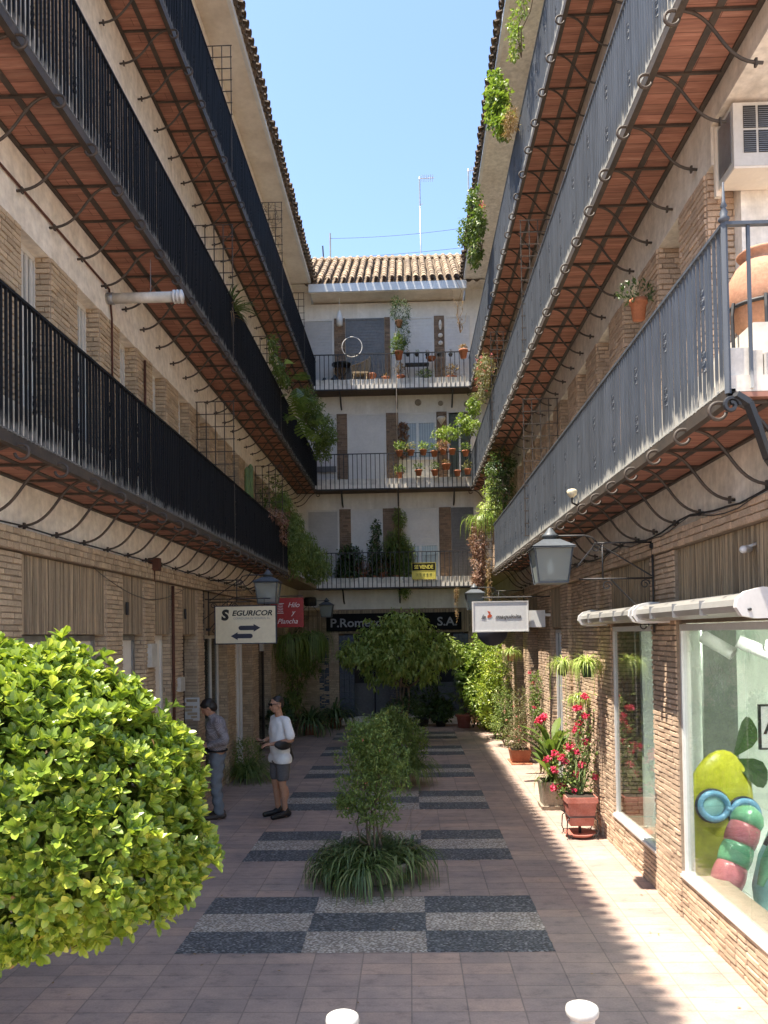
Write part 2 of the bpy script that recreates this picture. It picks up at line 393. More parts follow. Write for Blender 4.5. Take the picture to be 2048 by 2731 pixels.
def bricks(mb, org, u, n, W, H, course=.05, blen=.19, prot=.012, seed=0, gap=.007):
    """courses of hand-made bricks on a wall face: each one a block of its own size, set a little in or out"""
    r = random.Random(seed); O = Vector(org); u = Vector(u); n = Vector(n); z = Vector((0, 0, 1))
    rows = max(1, int(round(H/course))); ch = H/rows
    for j in range(rows):
        x = -r.random()*blen if W > blen*.8 else 0
        z0 = j*ch
        while x < W-1e-6:
            L = blen*(.75+.5*r.random())
            a = max(0, x); b = min(W, x+L)
            if W-b < .04: b = W
            if b-a > .02:
                p = prot*(.6+.65*r.random()); j1, j2, j3, j4 = [(r.random()-.5)*.0045 for _ in range(4)]
                g = gap*(.5+r.random())
                vs_ = []
                for d in (-.004, p):
                    sh = 0 if d < 0 else .003
                    vs_ += [O+u*(a+g*.5*(a > 0)+sh)+z*(z0+g*.6+j1+sh)+n*d, O+u*(b-g*.5-sh)+z*(z0+g*.6+j2+sh)+n*(d+j3*(d > 0)), O+u*(b-g*.5-sh)+z*(z0+ch-g*.4+j2-sh)+n*(d+j4*(d > 0)), O+u*(a+g*.5*(a > 0)+sh)+z*(z0+ch-g*.4+j1-sh)+n*d]
                mb.add(vs_, [(4, 5, 6, 7), (0, 1, 5, 4), (1, 2, 6, 5), (2, 3, 7, 6), (3, 0, 4, 7)])
            x = b if b == W else x+L
    return mb
def brick_block(mb, x0, x1, y0, y1, z0, z1, faces, seed=0, **k):
    """solid block of mortar (slot 1) with bricks (slot 0) on the listed faces"""
    mb.mi = 1; mb.box(x0, x1, y0, y1, z0, z1); mb.mi = 0
    for f in faces:
        if f == '-X': bricks(mb, (x0, y1, z0), (0, -1, 0), (-1, 0, 0), y1-y0, z1-z0, seed=seed+1, **k)
        if f == '+X': bricks(mb, (x1, y0, z0), (0, 1, 0), (1, 0, 0), y1-y0, z1-z0, seed=seed+2, **k)
        if f == '-Y': bricks(mb, (x0, y0, z0), (1, 0, 0), (0, -1, 0), x1-x0, z1-z0, seed=seed+3, **k)
        if f == '+Y': bricks(mb, (x1, y1, z0), (-1, 0, 0), (0, 1, 0), x1-x0, z1-z0, seed=seed+4, **k)
    return mb

# ------------------------------------------------------------------ foliage helpers
def unit(a): return a/np.maximum(np.linalg.norm(a, axis=-1, keepdims=True), 1e-9)
def leaves(mb, P, D, Nn, L, W, curl=.15, hero=False):
    """one folded, curved leaf per row: base P, direction D, face normal Nn, length L, width W"""
    n = len(P); D = unit(D); S = unit(np.cross(D, Nn)); Nn = unit(np.cross(S, D)); L = np.broadcast_to(L, (n,))[:, None]; W = np.broadcast_to(W, (n,))[:, None]
    if hero:
        ts = [(.0, .08), (.2, .42), (.45, .86), (.68, 1.), (.88, .72), (1., .12)]
        rows = []
        for t, wd in ts:
            c = P+D*L*t - Nn*L*curl*t*t*1.3
            rows.append((c-S*W*.5*wd+Nn*W*.16*wd, c, c+S*W*.5*wd+Nn*W*.16*wd))
        V = np.stack([np.stack(r_, 1) for r_ in rows], 1).reshape(n, -1, 3)   # n,18,3
        f = [(0, 1, 4, 3)]
        F = []
        for i in range(5):
            a = i*3
            F += [(a, a+1, a+4, a+3), (a+1, a+2, a+5, a+4)]
        k = 18
    else:
        m = P+D*L*.45+Nn*L*.02; t = P+D*L-Nn*L*curl
        V = np.stack([P, m-S*W*.5+Nn*W*.12, m, m+S*W*.5+Nn*W*.12, t], 1)
        F = [(0, 2, 1, 1), (0, 3, 2, 2), (1, 2, 4, 4), (2, 3, 4, 4)]; F = [(0, 2, 1), (0, 3, 2), (1, 2, 4), (2, 3, 4)]
        k = 5
    F = np.array(F)[None]+(np.arange(n)*k)[:, None, None]
    mb.arr(V.reshape(-1, 3), F.reshape(-1, F.shape[-1])); return mb
def rdir(n): return unit(rng.normal(size=(n, 3)))
def blob(mb, cs, n, L, W, flat=.5, up=.4, shell=.55, clump=0, curl=.2, out=.7):
    """leaves spread through a set of ellipsoids (x,y,z,rx,ry,rz), most of them towards the outside"""
    cs = np.array(cs, float); vol = (cs[:, 3]*cs[:, 4]*cs[:, 5])**.7; pick = rng.choice(len(cs), n, p=vol/vol.sum())
    d = rdir(n); r = (shell+(1-shell)*rng.random(n))**.8
    r = r*(.9+.2*rng.random(n)); c = cs[pick]
    P = c[:, :3]+d*c[:, 3:6]*r[:, None]
    if clump:
        k = max(1, n//clump); q = P[:k]; P = np.repeat(q, clump, 0)[:n]; d = np.repeat(d[:k], clump, 0)[:n]
        n = len(P); P = P+rng.normal(size=(n, 3))*L*.35
    dd = unit(d*out+rdir(n)*.8+np.array([0, 0, up])); nn = unit(rdir(n)*flat+np.array([0, 0, 1.])+d*.4)
    s = .65+.6*rng.random(n)
    return leaves(mb, P, dd, nn, L*s, W*s, curl)
def rosettes(mb, C, D, k, L, W, spread=.9, hero=False, curl=.15):
    """k leaves whorled round each shoot tip C with axis D"""
    n = len(C); D = unit(D); A = unit(np.cross(D, rdir(n))); B = np.cross(D, A)
    P = []; DD = []; NN = []
    for i in range(k):
        ph = 2*math.pi*i/k*1.0+rng.random(n)*.5; t = spread*(.35+.8*i/k)+rng.random(n)*.2
        rad = A*np.cos(ph)[:, None]+B*np.sin(ph)[:, None]
        dd = rad*np.sin(t)[:, None]+D*np.cos(t)[:, None]
        P.append(C-D*L*.12*i/k); DD.append(dd); NN.append(D*np.sin(t)[:, None]-rad*np.cos(t)[:, None]+rdir(n)*.15)
    P, DD, NN = np.concatenate(P), np.concatenate(DD), np.concatenate(NN); s = .7+.5*rng.random(len(P))
    return leaves(mb, P, DD, NN, L*s, W*s, curl, hero)
def blades(mb, C, n, L, W, rise=.9, droop=1.0, seg=6, rad=.03, azim=None, lv=.35):
    """arching strap leaves from one crown"""
    az = rng.random(n)*2*math.pi if azim is None else azim[0]+(rng.random(n)-.5)*azim[1]
    el = np.clip(rise+rng.normal(size=n)*.28, .1, 1.5); ln = L*(1-lv+2*lv*rng.random(n))
    h = np.stack([np.cos(az), np.sin(az), 0*az], 1); sd = np.stack([-np.sin(az), np.cos(az), 0*az], 1)
    p = np.array(C)+h*rad*rng.random(n)[:, None]; e = el.copy(); V = []
    for i in range(seg+1):
        t = i/seg; wd = W*(1-t**2.2)*(.75+.25*min(1, t*5))
        V += [p-sd*wd/2, p+sd*wd/2]
        p = p+(h*np.cos(e)[:, None]+np.array([0, 0, 1])*np.sin(e)[:, None])*(ln/seg)[:, None]; e = np.maximum(e-droop*(.9+.5*rng.random(n))*2.3/seg, -1.5)
    V = np.stack(V, 1); k = 2*(seg+1)
    F = np.array([(2*i, 2*i+1, 2*i+3, 2*i+2) for i in range(seg)])[None]+(np.arange(n)*k)[:, None, None]
    return mb.arr(V.reshape(-1, 3), F.reshape(-1, 4))
def branch(mb, a, b, r0, r1, n=5, wob=.05, seg=6):
    a = Vector(a); b = Vector(b); L = (b-a).length; pts = [a+(b-a)*i/n+Vector((rnd.gauss(0, wob), rnd.gauss(0, wob), rnd.gauss(0, wob*.5)))*L*(0 < i < n) for i in range(n+1)]
    mb.tube(pts, [r0+(r1-r0)*i/n for i in range(n+1)], seg); return pts
def flowers(mb, cs, n, r, k=14):
    """round heads of small petals"""
    for c in cs:
        P = np.array(c)+rdir(n)*np.array([r, r, r*.8])*.8; d = unit(P-np.array(c)+rdir(n)*.02)
        leaves(mb, P-d*r*.2, unit(rdir(n)+d*.3), d, r*.62, r*.5, .1)
    return mb
# ================================================================== SETTING
XL, XLW, XR, XRW = -2.73, -3.35, 1.92, 2.50
ZB = [4.05, 6.97, 9.93]
YB = 22.5; YW = 23.1
EAVE = 13.1
g = MB(); g.box(-60, 60, -40, 120, -.3, 0); tag(g.build('pavement', 'pavement'), kind='structure')
k = 0
for i in range(6):
    y0 = 6.498+2.629*i
    for c in range(3):
        for r_ in range(3):
            mb = MB(); x0 = -2.031+1.0667*c; ya = y0+.4537*r_
            P = []; C4 = [(x0, ya), (x0+1.0667, ya), (x0+1.0667, ya+.4537), (x0, ya+.4537)]
            for e in range(4):
                (ax, ay), (bx, by) = C4[e], C4[(e+1) % 4]; nn = 30 if e % 2 == 0 else 13
                for q in range(nn): P.append((ax+(bx-ax)*q/nn+rnd.uniform(-.007, .007), ay+(by-ay)*q/nn+rnd.uniform(-.007, .007)))
            mb.prism(P, .0005, .0045 if (c+r_) % 2 else .0065, 'XY')
            tag(mb.build('pebble_mosaic', 'pebble_dark' if (c+r_) % 2 == 0 else 'pebble_light'), kind='structure')

LB = thing('left_building', 'warm plaster and brick building with black balconies along the left side of the courtyard', 'building', (0, 0, 0))
RB = thing('right_building', 'brick and plaster building with balconies in a sunlit blue grey tone and shop windows along the right side', 'building', (0, 0, 0))
FB = thing('back_building', 'white building with stacked balconies and tan tiled roof closing the end of the courtyard', 'building', (0, 0, 0))

# ------------------------------------------------------------------ side balconies
def bracket_mesh(s):
    """S-shaped rod under the balcony with a scroll at its outer end, and the bar that carries the boards; s=+1 points to +X"""
    mb = MB(); w_ = .62 if s > 0 else .58
    pts = []
    for i in range(15):      # scroll, seen edge on from the courtyard as a ring below the rail
        a = math.pi*.5+ i/14*math.pi*1.75
        pts.append((s*(.045-.055*math.cos(a+math.pi/2)*1.0), 0, -.055+.055*math.sin(a)))
    sc = [(s*(.035+.052*math.sin(t)), 0, -.062+.052*math.cos(t)) for t in [math.pi*1.45*(1-i/11) for i in range(12)]]
    body = []; B = [(0, -.012), (-.30, -.012), (-.26, -.40), (-w_, -.40)]
    for i in range(17):
        t = i/16; q = [(1-t)**3*B[0][c]+3*t*(1-t)**2*B[1][c]+3*t*t*(1-t)*B[2][c]+t**3*B[3][c] for c in (0, 1)]; body.append((s*q[0], 0, q[1]))
    mb.tube(sc+body, .0115, 6); mb.box(-s*(w_-.05)-.008, -s*(w_-.05)+.008, -.014, .014, -.425, -.37)
    mb.box(0, -s*(w_-.03), -.010, .010, -.022, -.002)
    return mb
BR = {}
for s, m_ in ((1, 'iron_brown'), (-1, 'iron_brown')):
    o = bracket_mesh(s).build('bracket', m_); BR[s] = o.data; bpy.data.objects.remove(o)
def side_balcony(B, X, XW, Z, y0, y1, s, rmat, seed, ends=False):
    slab = MB(); slab.mi = 0; slab.box(X, XW, y0, y1, Z, Z+.03); slab.mi = 1; slab.box(X-s*.01, XW, y0, y1, Z+.033, Z+.13)
    bo = slab.build('balcony', ['soffit_clay', 'plaster_grey'], B)
    fr = MB(); fr.box(X-s*.045, X+s*.008, y0, y1, Z-.03, Z+.05)
    xm = (X+XW)/2; fr.box(xm-.028, xm+.028, y0, y1, Z-.008, Z-.001); fr.box(XW+s*.045, XW+s*.003, y0, y1, Z-.02, Z-.001)
    fr.build('floor_frame', 'iron_brown', bo)
    rl = MB(); n = int((y1-y0)/.066); r = random.Random(seed)
    for i in range(n):
        y = y0+.03+i*.066+(r.random()-.5)*.006; t = (r.random()-.5)*.004; h_ = .0085
        rl.box(X-h_+t, X+h_+t, y-h_, y+h_, Z+.05, Z+1.03)
        if i % 11 == 5:   # twisted middle piece
            for zc in (Z+.34, Z+.74):
                for q in range(7):
                    a0 = q*.5; V = []
                    for zz, an in ((zc-.07+q*.02, a0), (zc-.05+q*.02, a0+.5)):
                        for c4 in range(4):
                            V.append((X+.0155*math.cos(an+c4*math.pi/2), y+.0155*math.sin(an+c4*math.pi/2), zz))
                    rl.add(V, [(0, 1, 5, 4), (1, 2, 6, 5), (2, 3, 7, 6), (3, 0, 4, 7)])
    rl.box(X-.018, X+.018, y0, y1, Z+1.03, Z+1.05); rl.box(X-.01, X+.01, y0, y1, Z+.055, Z+.068)
    if ends:
        for x in np.arange(X, XW+1.2, .14 if Z < 5 else .1): rl.box(x-.009, x+.009, y0-.009, y0+.009, Z+.05, Z+1.03)
        rl.box(X, XW+1.2, y0-.018, y0+.018, Z+1.031, Z+1.051)
    ro = rl.build('railing', rmat, bo)
    ro.data.transform(Matrix.Translation((0, 0, -Z-.05))); ro.location.z = Z+.05
    cb = MB(); y = y0+.02
    while y < y1-.1:
        L = .13+.06*r.random(); cb.box(X+s*-.03, X+s*-.14, y+.004, min(y+L, y1), Z+.131, Z+.30+.02*r.random()); y += L+.006
    cb.build('curb', 'curb_white', bo)
    k = 0; y = 4.673 if s < 0 else 4.673
    y = 4.673-.61*(4 if s > 0 else 0)
    while y < y1:
        if y > y0-.1:
            b = bpy.data.objects.new('bracket', BR[s]); COL.objects.link(b); b.parent = bo; b.location = (X, max(y, y0+.01), Z-.001)
        y += .609
    return bo
LBAL = [side_balcony(LB, XL, XLW, Z, 3.0, 17.2 if i == 0 else YB+.55, 1, 'railing_black', 5+i) for i, Z in enumerate(ZB)]
RBAL = [side_balcony(RB, XR, XRW, Z, 4.6, 17.2 if i == 0 else YB+.55, -1, 'railing_sunlit', 9+i, True) for i, Z in enumerate(ZB)]
# first floor goes on, without rail, to the corner
for B, X, XW in ((LB, XL, XLW), (RB, XR, XRW)):
    mb = MB(); mb.box(X, XW, 17.21, YB+.55, 4.05, 4.17); mb.build('balcony', 'mortar', B)

# ------------------------------------------------------------------ left building
mb = MB()
mb.box(-7, -3.67, 3.0, 24.5, 0, 13.3)
for z0, z1 in ((3.62, 4.18), (6.29, 7.10), (9.21, 10.06), (12.17, 13.1)): mb.box(-3.7, XLW, 3.0, YW, z0, z1)
mb.build('wall', 'plaster_warm', LB)
mb = MB(); mb.box(-3.7, -2.78, 3.0, YW+.1, EAVE, EAVE+.05); mb.mi = 1; mb.box(-2.83, -2.76, 3.0, YB+.1, EAVE-.015, EAVE+.12); mb.build('eave', ['eave_white', 'white_paint'], LB)
def pier_mesh(w_, h_, sgn, seed, m1):
    """upper floor pier, origin at its foot on the wall face, w_ long in Y, .3 deep"""
    mb = MB(); brick_block(mb, 0 if sgn < 0 else -.32, .32 if sgn < 0 else 0, 0, w_, 0, h_, ['-X' if sgn < 0 else '+X', '-Y'], seed, course=.052, blen=.17, prot=.016)
    o = mb.build('brick_pier', [m1, 'mortar']); d = o.data; bpy.data.objects.remove(o); return d
PL_ = [pier_mesh(.57, 2.1, 1, 30+i*7, 'brick_left') for i in range(3)]
def shutter_mesh(w_, h_, m1):
    mb = MB(); t = .03
    mb.box(0, .03, 0, t, 0, h_); mb.box(0, .03, w_-t, w_, 0, h_); mb.box(0, .03, t, w_-t, 0, .05); mb.box(0, .03, t, w_-t, h_-.05, h_); mb.box(0, .03, t, w_-t, h_*.52, h_*.52+.05)
    n = 6
    for i in range(n): y = t+(w_-2*t)*(i+.5)/n; mb.box(.006, .024, y-.028, y+.028, .05, h_*.52); mb.box(.006, .024, y-.019, y+.019, h_*.52+.05, h_-.05)
    mb.mi = 1; mb.box(-.02, -.012, 0, w_, 0, h_)
    o = mb.build('shutter', [m1, 'shutter_dark']); d = o.data; bpy.data.objects.remove(o); return d
SHL = shutter_mesh(.57, 2.1, 'white_paint')
for fi, Z in enumerate(ZB):
    k = 0; y = 7.12-1.14*4
    while y < YW-.4:
        if y > 2.5:
            yy = max(y, 3.0)
            o = bpy.data.objects.new('brick_pier', PL_[(k+fi) % 3]); COL.objects.link(o); o.parent = LB; o.location = (XLW, y if y >= 3 else 3.0, Z+.14)
            o = bpy.data.objects.new('shutter', SHL); COL.objects.link(o); o.parent = LB; o.location = (XLW-.17, y+.57, Z+.14)
        y += 1.14; k += 1
# ground floor, left
def reed_mesh(w_, h_, seed):
    mb = MB(); r = random.Random(seed); x = 0
    while x < w_:
        d = .011+.008*r.random(); l = r.random()*.01
        z0 = 0; mb.tube([(l, x, z0), (l+(r.random()-.5)*.008, x+(r.random()-.5)*.012, h_*.5), (l, x, h_)], d*.5, 5, False); x += d*.93
    return mb
def ground_piers(B, X, s, spans, m1, seed, z1=3.42, depth=.34):
    for i, (a, b) in enumerate(spans):
        mb = MB(); brick_block(mb, min(X, X-s*depth), max(X, X-s*depth), a, b, 0, z1, ['+X' if s > 0 else '-X', '-Y'], seed+i*5, course=.052, blen=.19, prot=.016)
        mb.build('brick_pier', [m1, 'mortar'], B)
LSP = [(3.0, 6.52), (8.38, 8.85), (9.60, 9.98), (10.68, 11.2), (12.0, 12.38), (13.95, 14.58), (16.15, 16.8), (18.3, 18.9), (20.4, 21.0), (22.5, 23.1)]
ground_piers(LB, XLW, 1, LSP, 'brick_left', 200)
for i, (a, b) in enumerate([(6.53, 8.37), (8.86, 9.59), (9.99, 10.67), (11.21, 11.99), (12.39, 13.94), (14.59, 16.14), (16.81, 18.29), (18.91, 20.39), (21.01, 22.49)]):
    mb = MB(); mb.box(-3.62, -3.40, a, b, 2.72, 3.42); mb.build('lintel', 'mortar', LB)
    reed_mesh(b-a, .70, 40+i).build('reed_panel', 'reed', LB, (-3.375, a, 2.72))
mb = MB(); brick_block(mb, XLW-.35, XLW+.05, 3.0, YW, 3.43, 3.62, ['+X'], 77, course=.063, blen=.1, prot=.018); mb.build('brick_ledge', ['brick_left', 'mortar'], LB)
def door(B, name, x0, x1, y0, y1, z0, z1, m1, m2, panes=0):
    """framed opening standing in the Y-Z plane between x0 and x1"""
    f = MB(); t = .06
    f.box(x0, x1, y0, y0+t, z0, z1); f.box(x0, x1, y1-t, y1, z0, z1); f.box(x0, x1, y0+t, y1-t, z1-t, z1); f.box(x0, x1, y0+t, y1-t, z0, z0+t*1.5)
    for i in range(1, panes): y = y0+(y1-y0)*i/panes; f.box(x0, x1, y-.02, y+.02, z0+t*1.5, z1-t)
    o = f.build(name, m1, B); xm = (x0+x1)/2
    q = MB(); q.box(xm-.005, xm+.005, y0+t, y1-t, z0+t*1.5, z1-t); q.build('pane', m2, o); return o
for a, b, z0 in ((6.53, 8.37, .9), (8.86, 9.59, .9), (9.99, 10.67, 1.2)): door(LB, 'window', -3.53, -3.47, a, b, z0, 2.71, 'metal_grey' if a < 9 else 'white_paint', 'plaster_far')
door(LB, 'door', -3.6, -3.55, 11.21, 11.99, .02, 2.71, 'wood_dark', 'wood_dark'); door(LB, 'window', -3.56, -3.5, 12.39, 13.94, .3, 2.71, 'white_paint', 'pane_glass', 3)
door(LB, 'door', -3.45, -3.38, 14.7, 15.35, .02, 2.71, 'white_clean', 'white_paint', 2); door(LB, 'door', -3.56, -3.5, 16.81, 18.29, .02, 2.71, 'wood_dark', 'glass_dark', 2)
for a, b, z in ((6.53, 8.37, .9), (8.86, 9.59, .9), (9.99, 10.67, 1.2), (12.39, 13.94, .3)):
    mb = MB(); brick_block(mb, -3.66, -3.40, a+.002, b-.002, 0, z-.01, ['+X'], int(a*10)); mb.build('window_base', ['brick_left', 'mortar'], LB)
# cables and pipes on the plaster band
mb = MB(); y = 3.2; pts = []
while y < 17: pts.append((XLW+.065, y, 3.632+.02*rnd.random())); y += .4
mb.tube(pts, .008, 5)
pts = [(XLW+.02, y, 3.42-.25*math.sin((y-8)/3.4*math.pi) if 8 < y < 11.4 else 3.43) for y in np.arange(8, 11.5, .2)]; mb.tube(pts, .004, 4)
mb.build('cable', 'iron', LB)
MB().tube([(XLW+.04, 10.66, 3.4), (XLW+.04, 10.66, 1.2)], .022, 8).build('pipe', 'rust', LB)
MB().tube([(XLW+.04, 9.6, 6.2), (XLW+.04, 9.6, 4.2)], .016, 8).build('pipe', 'rust', LB)
for y, z, h in ((9.68, 2.3, .3), (10.9, 1.9, .2), (17.0, 2.35, .35)): MB().box(XLW, XLW+.07, y, y+.2, z, z+h).build('meter_box', 'pvc', LB)
for y in (8.95, 11.3): MB().box(XLW+.01, XLW+.03, y, y+.05, 2.95, 3.1).build('hook', 'iron', LB)
mb = MB(); mb.tube([(XLW+.02, 3.2, 6.62), (XLW+.02, 8.5, 6.62), (XLW+.03, 8.55, 6.3), (XLW+.03, 8.55, 4.2)], .012, 6); mb.build('pipe', 'rust', LB)

# ------------------------------------------------------------------ right building
mb = MB()
mb.box(2.86, 7, 6.2, 24.5, 4.18, 13.3); mb.box(2.86, 7, 11.9, 24.5, 0, 4.18)
mb.box(2.49, 7, 4.6, YW, 3.6, 4.19)
mb.box(XRW, 2.9, 4.6, 6.199, 6.74, 7.10)
for z0, z1 in ((6.42, 7.10), (9.34, 10.06), (12.28, 13.1)): mb.box(XRW, 2.9, 6.2, YW, z0, z1)
mb.box(5.2, 7, 4.6, 11.9, 0, 3.6)
mb.build('wall', 'plaster_grey', RB)
mb = MB(); mb.box(1.77, 2.9, 4.6, YW+.1, EAVE, EAVE+.05); mb.mi = 1; mb.box(1.75, 1.82, 4.6, YB+.1, EAVE-.015, EAVE+.12); mb.build('eave', ['plaster_grey', 'white_paint'], RB)
PR_ = [pier_mesh(.61, 2.23, -1, 60+i*7, 'brick') for i in range(3)]
SHR = shutter_mesh(.60, 2.23, 'plaster_pink')
for fi, Z in enumerate(ZB):
    y = 6.32; k = 0
    while y < YW-.4:
        o = bpy.data.objects.new('brick_pier', PR_[(k+fi) % 3]); COL.objects.link(o); o.parent = RB; o.location = (XRW, y, Z+.14)
        o = bpy.data.objects.new('shutter', SHR); COL.objects.link(o); o.parent = RB; o.location = (XRW+.25, y+.61, Z+.14)
        y += 1.22; k += 1
mb = MB(); mb.box(2.72, 3.6, 6.18, 6.6, 4.18, 6.97); mb.build('end_wall', 'plaster_grey', RB)
# the shop front: brick from the pavement to the sill, piers, two large windows
def rblock(name, a, b, z0, z1, seed, x=XRW, faces=('-X', '-Y'), depth=.35, course=.05):
    mb = MB(); brick_block(mb, x, x+depth, a, b, z0, z1, list(faces), seed, course=course, blen=.20, prot=.015, gap=.011); return mb.build(name, ['brick', 'mortar'], RB)
rblock('window_base', 3.6, 7.24, 0, .385, 301, faces=('-X',)); rblock('brick_pier', 7.24, 7.95, 0, 3.42, 302, x=XRW-.012, depth=.09, faces=('-X',)); MB().box(2.58, 2.615, 7.25, 7.94, 0, 2.74).build('inner_pier', 'interior_wall', RB)
rblock('window_base', 7.95, 9.62, 0, .385, 303, faces=('-X',)); rblock('brick_pier', 9.62, 10.12, 0, 3.42, 304)
rblock('brick_pier', 10.13, 11.0, 0, 3.42, 305, x=XRW-.03); rblock('brick_pier', 11.01, 12.05, 0, 3.42, 306, x=XRW+.04)
rblock('brick_pier', 12.06, 12.62, 0, 3.42, 307, x=XRW-.02)
rblock('brick_pier', 13.7, 15.0, 0, 3.42, 308); rblock('brick_pier', 16.3, 17.0, 0, 3.42, 309)
rblock('brick_pier', 18.2, 18.9, 0, 3.42, 310); rblock('brick_pier', 20.2, 20.9, 0, 3.42, 311); rblock('brick_pier', 22.3, 23.1, 0, 3.42, 312)
door(RB, 'door', 2.58, 2.66, 12.63, 13.69, .02, 2.71, 'white_clean', 'pane_glass', 3); door(RB, 'door', 2.7, 2.76, 15.01, 16.29, .02, 2.71, 'iron', 'glass_dark', 2)
for a, b in ((17.01, 18.19), (18.91, 20.19), (20.91, 22.29)): door(RB, 'door', 2.7, 2.76, a, b, .02, 2.71, 'wood_dark', 'glass_dark', 2)
for a, b in ((3.6, 7.23), (7.96, 9.61), (12.63, 13.69), (15.01, 16.29), (17.01, 18.19), (18.91, 20.19), (20.91, 22.29)): MB().box(2.535, 2.85, a, b, 2.73, 3.6).build('lintel', 'mortar', RB)
for i, (a, b) in enumerate([(3.6, 7.23), (7.96, 9.61), (12.63, 13.69), (15.01, 16.29), (17.01, 18.19), (18.91, 20.19), (20.91, 22.29)]): reed_mesh(b-a, .66, 90+i).build('reed_panel', 'reed', RB, (2.515, a, 2.76))
mb = MB(); brick_block(mb, XRW-.04, XRW+.35, 3.6, YW, 3.425, 3.6, ['-X'], 377, course=.058, blen=.12, prot=.016); mb.build('brick_ledge', ['brick', 'mortar'], RB)
def shop_window(a, b, mull):
    f = MB(); x0, x1 = 2.515, 2.565; t = .035
    f.box(x0, x1, a, a+t, .42, 2.72); f.box(x0, x1, b-t, b, .42, 2.72); f.box(x0, x1, a+t, b-t, 2.66, 2.72); f.box(x0-.03, x1, a, b, .39, .43)
    o = f.build('window', 'white_clean', RB)
    q = MB(); ys = [a+t]+mull+[b-t]
    for i in range(len(ys)-1): q.box(2.537, 2.543, ys[i]+.002, ys[i+1]-.002, .43, 2.66)
    q.build('pane', 'shop_glass', o)
    mb = MB(); mb.mi = 0
    y = a
    while y < b: mb.box(XRW-.03, 2.515, y+.003, min(y+.3, b)-.003, .386, .412); y += .3
    mb.build('sill', 'white_clean', o)
shop_window(3.6, 7.24, [4.7, 5.9]); shop_window(7.95, 9.62, [8.75])
# inside of the shop, seen through the glass
mb = MB(); mb.box(2.56, 5.2, 3.6, 11.9, .02, .05); o = mb.build('shop_floor', 'interior_floor', RB)
mb = MB()
for y in (4.8, 5.7, 6.6, 7.5, 8.4): mb.box(2.86, 5.2, y-.004, y+.004, .05, .0525)
for x in (3.3, 4.1): mb.box(x-.004, x+.004, 3.6, 11.9, .05, .053)
mb.build('floor_joint', 'interior_wall', RB)
mb = MB(); mb.mi = 0; mb.box(2.86, 5.2, 11.8, 11.9, 0, 3.6); mb.box(5.1, 5.2, 3.6, 11.8, 0, 3.6); mb.box(2.56, 5.2, 3.6, 11.9, 2.74, 2.8)
mb.box(2.70, 3.30, 9.05, 9.12, .05, 2.74); mb.box(3.30, 3.36, 9.05, 11.5, .05, 2.74)
mb.mi = 1; mb.box(3.5, 3.9, 9.3, 9.36, .05, 2.74)
mb.build('shop_partition', ['interior_wall', 'interior_dark'], RB)
mb = MB(); mb.box(2.6, 2.85, 3.62, 3.7, 0, 2.7); mb.build('shop_end_wall', 'interior_wall', RB)
mb = MB(); y = 4.7; pts = []
while y < 12: pts.append((XRW-.055, y, 3.62+.03*math.sin(y*3)+.015*rnd.random())); y += .25
mb.tube(pts, .009, 5); mb.tube([(p[0]-.012, p[1], p[2]-.03+.02*math.sin(p[1]*5)) for p in pts], .005, 4); mb.build('cable', 'iron', RB)

# ------------------------------------------------------------------ back building
mb = MB()
mb.box(-3.65, 2.86, YW, 27, 3.45, 12.75)
mb.box(-3.65, -2.84, YW, 24, 12.751, 13.12); mb.box(1.84, 2.86, YW, 24, 12.751, 13.12)
mb.build('wall', 'plaster_far', FB)
for a, b in ((-3.35, -2.15), (1.75, 2.5)):
    mb = MB(); brick_block(mb, a, b, YW, 25.2, 0, 3.45, ['-Y'], 9); mb.build('brick_pier', ['brick_left', 'mortar'], FB)
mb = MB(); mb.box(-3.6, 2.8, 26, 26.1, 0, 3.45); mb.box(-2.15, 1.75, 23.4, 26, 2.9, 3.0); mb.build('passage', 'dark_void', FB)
mb = MB(); mb.box(-2.14, 1.74, YW-.002, YW+.3, 2.72, 3.45); mb.build('lintel', 'mortar', FB)
def reed_x(w_, h_, seed):
    mb = MB(); r = random.Random(seed); x = 0
    while x < w_: d = .012+.008*r.random(); mb.box(x, x+d*.9, 0, -.014*r.random()-.004, 0, h_); x += d
    return mb
reed_x(5.8, .68, 5).build('reed_panel', 'reed', FB, (-3.34, YW-.005, 2.74))
brick_block(mb := MB(), -.62, -.30, YW-.02, YW+.25, 0, 2.72, ['-Y'], 401); mb.build('brick_pier', ['azulejo', 'mortar'], FB)
for a, b in ((-2.75, -2.5), (-2.14, -1.75), (1.30, 1.70)):
    mb = MB()
    for j in range(13):
        for i in range(int((b-a)/.15+.5)): mb.box(a+i*.15+.003, a+i*.15+.147, YW-.012, YW+.05, .2+j*.19, .385+j*.19)
    mb.build('tile_panel', 'azulejo', FB)
mb = MB(); mb.box(-2.2, 1.8, YW-.22, YW+.1, 0, .10); mb.box(-2.2, 1.8, YW-.02, YW+.3, .10, .2); mb.build('step', 'curb_white', FB)
for x in (-1.95, -1.1, .0, .85): door_ = MB(); [door_.box(*q) for q in ((x, x+.06, 24.1, 24.16, .1, 2.5), (x+.74, x+.80, 24.1, 24.16, .1, 2.5), (x+.06, x+.74, 24.1, 24.16, 2.42, 2.5), (x+.06, x+.74, 24.1, 24.16, .1, .2), (x+.06, x+.74, 24.1, 24.16, 1.1, 1.16), (x+.06, x+.74, 24.12, 24.14, .2, 1.1))]; door_.build('inner_door', 'shutter_dark', FB)
def X5(cx, cy=1000): return float(at(700+.4522*cx, 650+.4522*cy, 'Y', YW)[0])
def Z5(cy, cx=750): return float(at(700+.4522*cx, 650+.4522*cy, 'Y', YW)[2])
